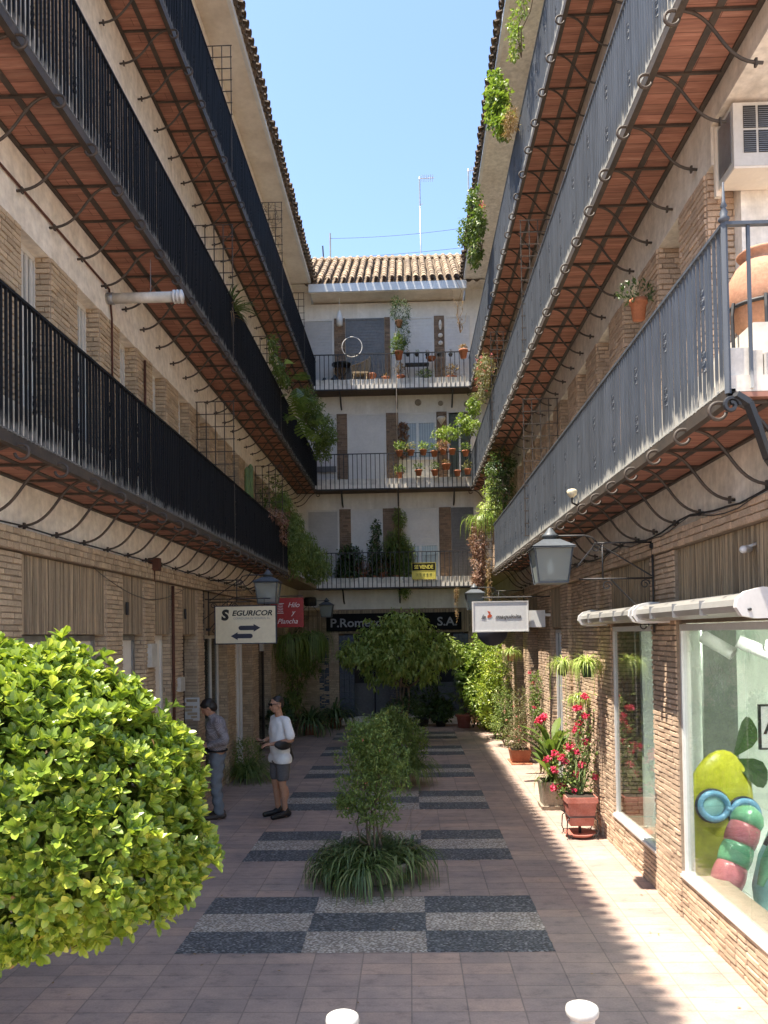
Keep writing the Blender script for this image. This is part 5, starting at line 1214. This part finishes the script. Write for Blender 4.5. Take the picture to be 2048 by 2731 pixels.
spider((2.33, 10.7, 1.62), 'lower spider plant in a terracotta pot just above the red geranium', 'terracotta_pale', .75, 90, 1)
spider((2.2, 16.9, 2.05), 'distant spider plant under the round dark sign', 'terracotta_pale', 1.1, 110, 4)
t = plant('wall_pot_plant', 'small leafy plant in a terracotta wall pot on the upper right brick pier', 'potted plant', (2.30, 7.55, 5.72)); pot(t, .085, .2, 'terracotta'); foliage(t, 'leaf_dark', lambda m: blob(m, [(-.02, 0, .27, .17, .14, .11)], 190, .06, .02, .6, .5), 'leaves')

# -- plants along the left wall and the far left corner
t = plant('ground_fern', 'bushy green fern on the paving against the left wall, behind the two men', 'plant', (-3.08, 14.35, 0)); foliage(t, 'leaf_fern', lambda m: (blades(m, (0, 0, .05), 420, .75, .016, 1.05, 1.0, 7, .22), blob(m, [(0, 0, .42, .30, .4, .38)], 1500, .06, .016, .6, .3)), 'fronds')
for loc, kind, lab in (((-2.75, 20.8, 0), 0, 'wide dark palm like plant in the far left corner'), ((-2.2, 22.2, 0), 0, 'strappy dark plant left of the far entrance'), ((-3.1, 18.2, 0), 1, 'dark leafy plant on the left wall behind the man in white')):
    t = plant('shade_plant', lab, 'plant', loc, 'dark plants in the far left corner'); pot(t, .2, .3, 'terracotta')
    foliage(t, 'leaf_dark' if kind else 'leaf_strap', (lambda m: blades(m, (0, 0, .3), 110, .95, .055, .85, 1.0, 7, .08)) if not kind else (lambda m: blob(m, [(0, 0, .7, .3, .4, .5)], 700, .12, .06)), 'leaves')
t = plant('ivy_wall', 'hanging curtain of dark fern and ivy in the far left corner', 'climber', (-3.1, 20.5, 0)); stems(t, (0, 0, 0), [(-.1, -.6, 2.6), (.1, 0, 2.7), (.2, .5, 2.6), (.0, 1.2, 2.6)], .02, .008)
foliage(t, 'leaf_mid', lambda m: (blob(m, [(0, -.6, 2.1, .45, .7, .55), (.1, .3, 2.2, .5, .8, .5), (.2, 1.2, 2.0, .5, .7, .6), (0, 0, 1.2, .3, .9, .6)], 3200, .11, .03, .5, -.9, .3, 5, .3)), 'leaves')
for k in range(8):
    pass
for a in ((-2.95, 19.0, 2.6), (-2.6, 20.2, 2.65), (-2.75, 21.4, 2.6)):
    tt = plant('hanging_fern', {19.0: 'nearest hanging fern under the lintel in the far left corner', 20.2: 'middle hanging fern in the far left corner', 21.4: 'hanging fern closest to the far entrance, left side'}[a[1]], 'hanging plant', a, 'ferns hanging in the far left corner')
    foliage(tt, 'leaf_fern', lambda m: blades(m, (0, 0, 0), 150, .95, .03, .5, 1.5, 8, .12), 'fronds'); pot(tt, .12, .14, 'wood_dark').location = (0, 0, -.12)

# -- plants trailing over the balconies
def trail(label, loc, cs, n, L, W, mt, up=-.5, clump=5, name='trailing_plant', extra=None, shell=.35, group='plants trailing over the balconies'):
    t = plant(name, label, 'balcony plant', loc, group); foliage(t, mt, lambda m: blob(m, cs, n, L, W, .6, up, shell, clump, .25, .5), 'leaves')
    m = MB()
    for c in cs: branch(m, (0, 0, 0), (c[0], c[1], c[2]+c[5]*.4), .008, .004, 4, .06, 4)
    m.build('stems', 'bark', t)
    if extra: extra(t)
    return t
trail('feathery green mass spilling from the end of the lowest left balcony', (-2.75, 18.3, 5.2), [(-.05, 0, .1, .30, .9, .42), (.15, .4, -.45, .42, .9, .55), (.45, .8, -.75, .38, .7, .48), (.1, -.7, -.5, .30, .5, .7), (-.1, -.9, .5, .2, .6, .3)], 13000, .085, .026, 'leaf_fern', up=-.9)
trail('reddish trailing plant on top of the lowest left railing, before the feathery mass', (-2.72, 15.6, 5.1), [(0, 0, .02, .12, .8, .12), (0, .9, .12, .16, .5, .22), (.05, .7, -.25, .08, .3, .25)], 900, .07, .03, 'leaf_red')
trail('bushy green shrub over the far end of the middle left railing', (-2.6, 19.9, 8.2), [(.1, 0, .35, .38, .9, .35), (.35, .3, -.1, .42, .9, .5), (.1, -.9, .4, .25, .6, .3), (.3, .6, -.5, .25, .5, .35)], 5200, .085, .035, 'leaf_mid')
trail('split leaf plant hanging over the middle left railing with one yellow leaf', (-2.62, 17.0, 8.1), [(0, -.8, .15, .14, .6, .22), (0, -1.6, .1, .1, .5, .15), (.05, -2.3, .25, .06, .3, .18)], 900, .08, .035, 'leaf_mid',
      extra=lambda t: (foliage(t, 'leaf_mid', lambda m: monstera(m, 17, .5, 1.0, (.15, .2, .3), .46, True), 'split_leaves'), foliage(t, 'leaf_variegated', lambda m: leaves(m, np.array([(.0, -.6, .45)]), np.array([(.6, -.7, -.1)]), np.array([(.2, .1, 1)]), .4, .24, .1, True), 'yellow_leaf')))
t = plant('spiky_palm', 'spiky dark palm at the foot of a trellis on the middle left balcony', 'balcony plant', (-2.85, 12.15, 7.85)); foliage(t, 'leaf_strap', lambda m: blades(m, (0, 0, 0), 85, .52, .035, .8, .6, 5, .05), 'leaves'); foliage(t, 'leaf_dry', lambda m: blades(m, (0, 0, -.05), 18, .5, .015, .3, .9, 5, .05), 'dry_leaves'); pot(t, .12, .25, 'terracotta').location = (0, 0, -.28)
t = plant('cactus', 'tall green column cactus behind the lowest left railing', 'balcony plant', (-2.95, 14.0, 4.2)); m = MB()
for x, y, h_ in ((0, 0, 1.55), (.02, .22, 1.65), (.0, .12, 1.2)): m.tube([(x, y, .2), (x, y, h_*.5), (x, y, h_), (x, y, h_+.05)], [.05, .055, .05, .01], 8)
m.build('stem', 'stem_green', t); pot(t, .16, .25)
trail('leafy creeper on the trellis at the far end of the lowest left balcony', (-2.95, 16.6, 5.2), [(0, 0, .6, .3, .12, .45), (.1, 0, .1, .25, .1, .4)], 800, .055, .03, 'leaf_mid')
trail('purple red and pale vines tumbling off the end of the lowest right balcony', (1.70, 17.9, 5.2), [(-.05, 0, -.35, .24, .45, .50), (-.05, 0, -.95, .20, .4, .55), (-.1, 0, -1.35, .15, .3, .35)], 4600, .06, .022, 'leaf_red')
trail('yellow green strappy plant above the end of the lowest right railing', (1.85, 17.7, 5.1), [(.05, .3, .45, .22, .5, .30), (-.05, 0, .1, .2, .3, .22), (.15, .8, 1.0, .12, .3, .35)], 1700, .10, .022, 'leaf_variegated', extra=lambda t: (foliage(t, 'leaf_bright', lambda m: blades(m, (-.1, 0, .2), 120, .6, .02, .5, 1.4, 7, .3), 'strap_leaves'), pot(t, .13, .2, 'terracotta_pale')))
trail('dry brown vine hanging straight down from the lowest right balcony corner', (1.80, 17.3, 4.3), [(0, 0, -.3, .06, .08, .5), (0, 0, -.8, .05, .06, .35)], 700, .05, .015, 'leaf_dry')
trail('dry root like strands hanging below the lowest back balcony', (1.38, 22.4, 4.0), [(0, 0, -.15, .07, .05, .2), (0, 0, -.5, .04, .04, .5)], 360, .06, .012, 'leaf_dry')
trail('bright lime lemon branch reaching over the middle right railing at the far end', (1.75, 21.3, 8.0), [(.15, 0, 1.0, .20, .3, .28), (-.12, 0, .55, .24, .3, .25), (-.6, .1, .25, .42, .3, .18), (.1, -.3, .3, .25, .3, .2)], 1500, .10, .045, 'leaf_bright', up=.1)
trail('dark hanging ivy in the shade under the middle right balcony', (2.15, 17.6, 6.8), [(0, 0, -.3, .35, .7, .35), (.0, .3, -.9, .3, .6, .4)], 1900, .08, .04, 'leaf_dark')
trail('green creeper climbing the trellis at the end of the lowest right balcony', (1.95, 17.3, 5.2), [(0, 0, .35, .22, .1, .5), (-.05, 0, .95, .16, .1, .3)], 700, .05, .025, 'leaf_mid')
trail('pink flowering shrub above the middle right railing', (1.80, 17.0, 8.0), [(-.05, 0, .55, .22, .6, .32), (-.05, .3, .15, .2, .5, .22), (0, 1.0, .9, .14, .4, .2)], 1700, .06, .022, 'leaf_olive', extra=lambda t: foliage(t, 'petal_pink', lambda m: flowers(m, [(rnd.uniform(-.25, .1), rnd.uniform(-.5, .8), rnd.uniform(.0, .8)) for _ in range(19)], 10, .045), 'flowers'))
trail('sunlit heart leaved ivy on the top right railing, above the tuft of dry stalks', (1.72, 12.9, 11.0), [(-.08, .1, .75, .17, .45, .32), (-.06, -.2, .35, .13, .4, .25), (-.1, .2, 1.15, .10, .3, .15), (-.02, -.4, .05, .1, .3, .2)], 1500, .085, .07, 'leaf_bright', up=-.2)
trail('tuft of dry brown stalks against the top right railing', (1.78, 12.1, 10.9), [(-.05, 0, -.1, .10, .25, .22)], 600, .07, .01, 'leaf_dry')
trail('pale climbing plant reaching out from the far half of the top right railing', (1.70, 16.6, 11.0), [(-.15, 0, 1.1, .18, .4, .28), (-.25, .3, .6, .24, .5, .22), (-.05, -.2, .5, .15, .4, .35), (-.12, .2, .05, .18, .4, .25)], 2200, .075, .045, 'leaf_mid', extra=lambda t: foliage(t, 'petal_pink', lambda m: flowers(m, [(.0, -.3, .9), (-.02, -.4, .75), (.02, -.3, .8)], 16, .06), 'flowers'))
trail('thin leafy sprays over the nearest part of the top right railing', (1.75, 11.0, 11.0), [(-.06, 0, .25, .09, .3, .22), (-.06, .3, .7, .09, .25, .2), (-.04, -.5, .35, .07, .2, .2), (-.03, -1.1, .5, .08, .2, .15)], 700, .05, .03, 'leaf_bright')
trail('bare thorny twigs with a few leaves beside the top right railing at the far end', (1.55, 21.4, 11.1), [(0, 0, .5, .15, .15, .5)], 90, .05, .02, 'leaf_dry', extra=lambda t: stems(t, (0, 0, 0), [(-.2, 0, 1.2), (.1, 0, 1.0), (.2, .1, .6), (-.1, 0, 1.5)], .012, .005, 'leaf_dry'))

# -- pots on the back building
def bpot(label, cx, cy, r, h, mt, L=.08, W=.03, pm='terracotta', n=110, fr=.16, fh=.14, dy=-.02, group='flower pots on the back balconies', top=True):
    q = at(820+.2652*cx, 920+.2652*cy, 'Y', YB+dy); t = plant('flower_pot', label, 'potted plant', (q[0], YB+dy, q[2]-h*.5), group)
    pot(t, r, h, pm)
    if mt: foliage(t, mt, lambda m: blob(m, [(0, 0, h+fh*.7, fr, fr*.8, fh)], n, L, W, .6, .3, .2), 'leaves')
    return t
bpot('terracotta pot hanging from the middle post of the top far balcony', 918, 105, .125, .24, 'leaf_mid', fr=.24, fh=.30, n=420, L=.11, W=.03, dy=-.12)
bpot('terracotta pot clipped to the top far railing, next to the right balcony', 1568, 90, .13, .24, 'leaf_dry', fr=.12, fh=.08, dy=-.12)
bpot('terracotta tub behind the curb of the top far balcony, right of the wicker chair', 650, 335, .13, .26, None, dy=.28)
bpot('shallow brown bowl on the curb of the top far balcony', 785, 350, .11, .16, 'leaf_dry', dy=.25, n=40, fr=.1, fh=.05)
bpot('pot of dry grass on the top far balcony beside the downpipe', 940, 340, .12, .18, 'leaf_dry', dy=.25, n=160, fr=.2, fh=.25)
bpot('green tufted planter on the top far balcony under the side table', 1180, 350, .13, .14, 'leaf_fern', pm='stem_green', dy=.25, n=200, fr=.28, fh=.14)
bpot('terracotta box of dry stalks at the right end of the top far balcony', 1450, 345, .15, .17, 'leaf_dry', dy=.25, n=260, fr=.27, fh=.22)
for i, (cx, lab) in enumerate([(1010, 'first small black pot from the left on the side table'), (1100, 'second small black pot from the left on the side table'), (1205, 'third small black pot on the side table, with a spiky sprout'), (1325, 'fourth small black pot on the side table'), (1438, 'small black pot farthest right on the top far balcony')]):
    bpot(lab, cx, 102, .065, .07, 'leaf_dry' if i != 1 else 'leaf_fern', .05, .02, 'iron', 26, .06, .08, .2, 'small black pots on the side table')
bpot('terracotta bowl on the side table of the top far balcony', 1240, 140, .15, .10, None, dy=.33)
for i, (cx, cy, m_, lab, kw) in enumerate([
    (925, 1090, 'leaf_fern', 'leftmost pot on the middle far railing, bright tufted plant', dict(fr=.17, fh=.16, n=200)), (1040, 1085, 'leaf_olive', 'second pot on the middle far railing, in front of the window', dict()), (1165, 1080, 'leaf_bright', 'third pot on the middle far railing, sunlit rosette', dict(n=150)),
    (1275, 1095, 'leaf_mid', 'fourth pot on the middle far railing, hanging pale leaves', dict()), (1365, 1075, 'leaf_red', 'reddish plant in a pot on the middle far railing', dict(fr=.2, fh=.16, n=200)), (1455, 1075, None, 'bare pot under the lemon branch on the middle far railing', dict()), (1590, 1090, 'leaf_mid', 'pot at the right end of the middle far railing', dict()),
    (930, 1310, 'leaf_mid', 'leftmost pot hung low on the bars of the middle far balcony', dict(fr=.17, n=180)), (1118, 1285, 'leaf_mid', 'second low hung pot on the middle far balcony', dict()), (1280, 1285, 'leaf_mid', 'third low hung pot on the middle far balcony', dict()), (1395, 1225, 'leaf_dry', 'wide terracotta pot hung midway up the middle far railing', dict(fr=.13, fh=.06)),
    (1508, 1290, None, 'small bare pot low on the middle far balcony, near the right', dict()), (1610, 1275, 'leaf_olive', 'low hung pot touching the right balcony on the middle floor', dict())]):
    bpot(lab, cx, cy, .105 if cx != 1395 else .13, .16, m_, dy=-.12 if cy < 1200 or cx > 1000 else .2, **kw)
t = plant('hanging_pot', 'terracotta pot near the top of the middle post on the top far balcony', 'potted plant', (-.17, YB-.12, 11.7), 'flower pots on the back balconies'); pot(t, .11, .19, 'terracotta_pale'); foliage(t, 'leaf_dark', lambda m: blob(m, [(.05, 0, .45, .30, .2, .38), (.12, 0, -.2, .2, .15, .4), (-.1, 0, .75, .12, .1, .2)], 1300, .08, .02, .6, -.3), 'leaves')
for x, cs, n, mt, lab, z in ((-1.75, [(0, 0, .75, .40, .2, .42), (.15, 0, .3, .35, .2, .3), (-.15, 0, .35, .3, .2, .35)], 2600, 'leaf_dark', 'dark round leafed bush on the lowest far balcony, left side', 4.2), (-1.0, [(0, 0, .9, .22, .15, .5), (.05, 0, 1.6, .15, .1, .3), (-.05, 0, .3, .25, .2, .3), (.2, 0, .5, .3, .2, .4)], 1900, 'leaf_dark', 'tall sparse dark shrub on the lowest far balcony', 4.2),
                             (-.35, [(0, 0, 1.1, .42, .22, .5), (.15, 0, .35, .38, .2, .5), (.1, 0, 1.9, .2, .15, .3), (.2, -.05, -.1, .2, .1, .35), (.25, 0, .8, .3, .2, .5)], 7500, 'leaf_fern', 'tall feathery green plant around the middle post of the lowest far balcony', 4.2), (-1.35, [(0, -.1, .35, .3, .12, .22)], 300, 'leaf_red', 'rusty leafed plant pressed against the lowest far railing', 4.3), (-.75, [(0, -.1, .35, .2, .12, .35)], 260, 'leaf_red', 'copper leafed potted plant left of the feathery one', 4.3)):
    t = plant('balcony_shrub', lab, 'balcony plant', (x, YB+.22, z), 'shrubs on the lowest back balcony'); pot(t, .14, .22, 'terracotta'); foliage(t, mt, lambda m: blob(m, cs, n, .10 if mt == 'leaf_dark' else .09, .05 if mt == 'leaf_dark' else .026, .6, -.1, .3), 'leaves'); stems(t, (0, 0, .2), [(c[0], c[1], c[2]) for c in cs], .012, .005)
    if mt == 'leaf_fern': foliage(t, 'leaf_strap', lambda m: blades(m, (-.05, -.05, .9), 70, .55, .03, .9, .9, 6, .08), 'strap_leaves')
t = plant('climber_rosette', 'rust coloured rosette plants fixed up the brick pier of the middle far balcony', 'climber', (-.12, YW-.12, 8.6)); foliage(t, 'leaf_red', lambda m: blob(m, [(0, 0, .3, .16, .1, .12), (.02, 0, 0, .13, .08, .12), (.0, 0, -.45, .17, .1, .2)], 420, .10, .05), 'leaves')

# ================================================================== PEOPLE
def fused(parts, voxel, name, m_, parent, smooth=4):
    """closed volumes melted into one continuous skin"""
    mb = MB()
    for q in parts:
        if q[0] == 'c': mb.capsule(q[1], q[2], q[3], q[4], 14)
        else: mb.ell(q[1], q[2], 18, 12, q[3] if len(q) > 3 else None)
    o = mb.build(name, m_)
    r = o.modifiers.new('r', 'REMESH'); r.mode = 'VOXEL'; r.voxel_size = voxel; r.use_smooth_shade = True
    s = o.modifiers.new('s', 'SMOOTH'); s.iterations = smooth; s.factor = .5
    dg = bpy.context.evaluated_depsgraph_get(); me = bpy.data.meshes.new_from_object(o.evaluated_get(dg))
    o.modifiers.clear(); old = o.data; o.data = me; bpy.data.meshes.remove(old); me.name = name
    if not me.materials: me.materials.append(MATS[m_])
    for p in me.polygons: p.use_smooth = True
    o.parent = parent; return o
def V3(*a): return Vector(a)
def hand(wr, fw, out, size=1.0, curl=.9, side=1):
    """palm and five bent fingers; fw along the hand, out = direction of the back of the hand"""
    fw = Vector(fw).normalized(); out = (Vector(out)-fw*Vector(out).dot(fw)).normalized(); sd = fw.cross(out)*side; P = []; wr = Vector(wr); s = size
    pc = wr+fw*.045*s; M = Matrix((fw, sd, out)).transposed()
    P.append(('e', pc, (.050*s, .040*s, .017*s), M))
    for k, (o_, l) in enumerate([(.030, .070), (.010, .080), (-.010, .076), (-.029, .060)]):
        a = wr+(fw*.082+sd*o_)*s; d1 = (fw*math.cos(curl*.5)-out*math.sin(curl*.5)); d2 = (fw*math.cos(curl*1.3)-out*math.sin(curl*1.3)); b = a+d1*l*.5*s; c = b+d2*l*.5*s
        P += [('c', a, b, .0095*s, .0085*s), ('c', b, c, .0085*s, .0072*s)]
    a = wr+(fw*.03+sd*.034)*s; b = a+(fw*.6+sd*.75-out*.25).normalized()*.036*s; c = b+(fw*.9+sd*.15-out*.4).normalized()*.03*s; P += [('c', a, b, .012*s, .0105*s), ('c', b, c, .0105*s, .0085*s)]
    return P
def head_parts(c, fwd, tilt=0):
    """skull, jaw, nose, lips, ears; fwd is a unit vector in the horizontal plane, tilt > 0 looks down"""
    f = Vector(fwd).normalized(); l = Vector((0, 0, 1)).cross(f); f2 = (f*math.cos(tilt)-Vector((0, 0, 1))*math.sin(tilt)); u = f2.cross(l); M = Matrix((f2, l, u)).transposed(); c = Vector(c)
    q = lambda x, y, z: c+M@Vector((x, y, z))
    return [('e', q(-.012, 0, .025), (.098, .077, .095), M), ('e', q(.028, 0, -.03), (.062, .060, .078), M), ('c', q(.045, -.018, -.085), q(.045, .018, -.085), .026, .026),
            ('c', q(.086, 0, .012), q(.102, 0, -.022), .010, .014), ('e', q(.088, 0, -.052), (.012, .024, .006), M), ('e', q(.086, 0, -.064), (.011, .020, .006), M),
            ('e', q(.075, 0, .033), (.02, .055, .010), M), ('e', q(-.005, .078, -.005), (.020, .010, .032), M), ('e', q(-.005, -.078, -.005), (.020, .010, .032), M)], q, M
# --- man in white, standing
t = thing('person', 'man in loose white tee, grey shorts and sunglasses, standing with a phone and black pouch', 'person', (-1.96, 11.40, 0), R(218)); t.scale = (1.06, 1.04, 1.0)
neck = V3(.01, 0, 1.49); hp, q, M = head_parts((.045, 0, 1.655), (1, -.05, 0), .12)
sh = [V3(-.01, s*.185, 1.43) for s in (1, -1)]; el = [V3(-.03, .265, 1.15), V3(-.02, -.25, 1.15)]; wr = [V3(.20, .13, 1.10), V3(.22, -.06, 1.13)]
body = hp+[('c', V3(-.005, 0, 1.43), V3(.03, 0, 1.60), .058, .052), ('e', V3(0, 0, 1.28), (.105, .165, .22)), ('e', V3(0, 0, 1.02), (.105, .155, .17)), ('e', V3(-.01, 0, .93), (.11, .165, .12))]
for i, s in ((0, 1), (1, -1)):
    body += [('c', sh[i], el[i], .050, .040), ('c', el[i], wr[i], .040, .026)]
    hip = V3(0, s*.085, .92); kn = V3(.025, s*.10, .50); an = V3(-.02, s*.105, .09)
    body += [('c', hip, kn, .085, .055), ('c', kn, an, .052, .036), ('e', V3(-.02, s*.102, .36), (.055, .05, .12)), ('c', V3(-.04, s*.105, .04), V3(.17, s*.12, .035), .036, .028)]
body += [('c', sh[0], sh[1], .05, .05)]+hand(wr[0], (1, -.3, -.05), (0, .3, 1), 1, .8, 1)+hand(wr[1], (.9, .35, .05), (0, -.4, -1), 1, .7, -1)
fused(body, .0065, 'body', 'skin_tan', t, 3)
tee = [('e', V3(0, 0, 1.30), (.125, .178, .20)), ('e', V3(0, 0, 1.08), (.128, .19, .34)), ('c', V3(0, .07, 1.36), V3(0, .07, .97), .108, .116), ('c', V3(0, -.07, 1.36), V3(0, -.07, .97), .108, .116), ('c', V3(0, 0, 1.36), V3(0, 0, .97), .118, .126), ('c', sh[0]+V3(0, -.02, 0), sh[1]+V3(0, .02, 0), .065, .065), ('c', V3(0, .1, .86), V3(0, -.1, .86), .125, .125)]
for i, s in ((0, 1), (1, -1)): tee += [('c', sh[i], sh[i]+(el[i]-sh[i])*.80, .060, .068)]
o = fused(tee, .012, 'tee_shirt', 'tee_white', t, 7)
for v in o.data.vertices:
    k = v.co; a = math.sin(k.z*21+k.y*26)*.005+math.sin(k.y*48-k.z*14)*.003
    v.co.x *= 1+a*7; v.co.y *= 1+a*2; v.co.z = max(v.co.z, .80)
o.data.update()
sho = []
for s in (1, -1): sho += [('c', V3(0, s*.085, .86), V3(.012, s*.095, .60), .108, .092)]
sho += [('e', V3(0, 0, .84), (.12, .17, .10))]; o = fused(sho, .012, 'shorts', 'shorts_grey', t, 2)
for v in o.data.vertices: v.co.z = max(v.co.z, .545)
hair = [('e', q(-.024, 0, .050), (.094, .080, .079), M), ('e', q(-.052, 0, .01), (.060, .074, .07), M)]; fused(hair, .008, 'hair', 'hair_dark', t, 2)
m = MB()
for s in (1, -1): m.ell(q(.094, s*.034, .018), (.010, .032, .024), 12, 8, M); m.tube([q(.085, s*.064, .028), q(.03, s*.082, .022), q(-.02, s*.082, .016)], .005, 5)
m.tube([q(.1, -.02, .026), q(.104, 0, .028), q(.1, .02, .026)], .005, 5); m.build('sunglasses', 'glass_dark', t)
for s in (1, -1): fused([('c', V3(-.06, s*.105, .055), V3(.02, s*.108, .06), .048, .045), ('c', V3(.02, s*.108, .045), V3(.185, s*.122, .038), .044, .036), ('c', V3(-.06, s*.105, .022), V3(.19, s*.122, .020), .022, .022), ('c', V3(-.03, s*.105, .07), V3(-.025, s*.105, .12), .044, .040)], .009, 'shoe', 'shoe_black', t, 1)
fused([('e', V3(.07, .25, 1.08), (.12, .035, .065)), ('e', V3(.13, .23, 1.10), (.08, .03, .055))], .012, 'pouch', 'bag_black', t, 1)
m = MB(); c = V3(.335, .035, 1.145); m.box(c.x-.075, c.x+.04, c.y-.035, c.y+.035, c.z-.005, c.z+.004); m.build('phone', 'glass_dark', t)
fused([('c', V3(-.10, .0, 1.0), V3(-.13, .0, .85), .07, .08)], .02, 'bag', 'bag_black', t, 1)
# --- man in the checked shirt, head bowed
t = thing('person', 'dark haired man in checked shirt and grey blue jeans, head bowed, partly behind the bush', 'person', (-2.88, 11.35, 0), R(197))
hp, q, M = head_parts((.135, 0, 1.625), (1, 0, 0), .55)
sh = [V3(.0, s*.19, 1.43) for s in (1, -1)]; el = [V3(-.10, .27, 1.16), V3(-.06, -.26, 1.16)]; wr = [V3(.15, .13, 1.08), V3(.17, -.10, 1.10)]
body = hp+[('c', V3(.01, 0, 1.43), V3(.10, 0, 1.57), .058, .052), ('e', V3(.01, 0, 1.26), (.12, .165, .24)), ('e', V3(0, 0, .96), (.11, .16, .16))]
for i, s in ((0, 1), (1, -1)):
    body += [('c', sh[i], el[i], .05, .04), ('c', el[i], wr[i], .04, .027), ('c', V3(0, s*.085, .9), V3(.03, s*.1, .5), .08, .055), ('c', V3(.03, s*.1, .5), V3(-.02, s*.1, .08), .052, .036), ('c', V3(-.05, s*.105, .04), V3(.16, s*.12, .035), .034, .028)]
body += hand(wr[0], (1, -.5, .1), (.1, .6, .8), 1, 1.1, 1)+hand(wr[1], (1, .5, .1), (.1, -.6, .8), 1, 1.1, -1)
fused(body, .0065, 'body', 'skin_tan', t, 3)
shirt = [('e', V3(.01, 0, 1.28), (.15, .195, .24)), ('c', V3(0, .06, 1.36), V3(.0, .06, 1.04), .115, .118), ('c', V3(0, -.06, 1.36), V3(.0, -.06, 1.04), .115, .118), ('e', V3(0, 0, 1.08), (.135, .178, .17)), ('c', V3(.03, 0, 1.44), V3(.06, 0, 1.50), .07, .066), ('c', sh[0], sh[1], .068, .068)]
for i in (0, 1): shirt += [('c', sh[i], el[i], .07, .062), ('c', el[i], el[i]+(wr[i]-el[i])*.85, .062, .044)]
o = fused(shirt, .011, 'shirt', 'shirt_plaid', t, 3)
for v in o.data.vertices: k = v.co; v.co.x += .011*math.sin(k.z*38+k.y*30); v.co.y += .007*math.sin(k.z*50+k.x*20)
jeans = [('e', V3(0, 0, .92), (.125, .172, .12))]
for s in (1, -1): jeans += [('c', V3(0, s*.085, .88), V3(.03, s*.1, .5), .105, .082), ('c', V3(.03, s*.1, .5), V3(-.01, s*.105, .12), .082, .075)]
o = fused(jeans, .011, 'jeans', 'denim', t, 2)
for v in o.data.vertices: k = v.co; v.co.x += .009*math.sin(k.z*45+k.y*15); v.co.y += .006*math.sin(k.z*33+k.x*25)
m = MB(); m.tube([(.135*math.cos(a*math.pi/12), .178*math.sin(a*math.pi/12), 1.0) for a in range(25)], .016, 6, False); m.build('belt', 'bag_black', t)
fused([('e', q(-.028, 0, .05), (.108, .092, .088), M), ('e', q(-.07, 0, -.01), (.07, .085, .09), M), ('e', q(.035, 0, .085), (.045, .06, .028), M), ('c', q(-.03, .07, .03), q(-.035, .072, -.01), .022, .016)], .008, 'hair', 'hair_dark', t, 1)
m = MB(); m.tube([wr[0]+V3(-.02, 0, 0)+V3(0, .033*math.cos(a*.5236), .033*math.sin(a*.5236)) for a in range(13)], .008, 5); m.build('watch', 'white_clean', t)
for s in (1, -1): fused([('c', V3(-.07, s*.105, .05), V3(.03, s*.108, .055), .045, .043), ('c', V3(.03, s*.108, .04), V3(.18, s*.122, .034), .042, .033)], .009, 'shoe', 'shoe_brown', t, 1)
fused([('e', V3(.17, .05, 1.0), (.05, .09, .06))], .012, 'pouch', 'bag_black', t, 1)
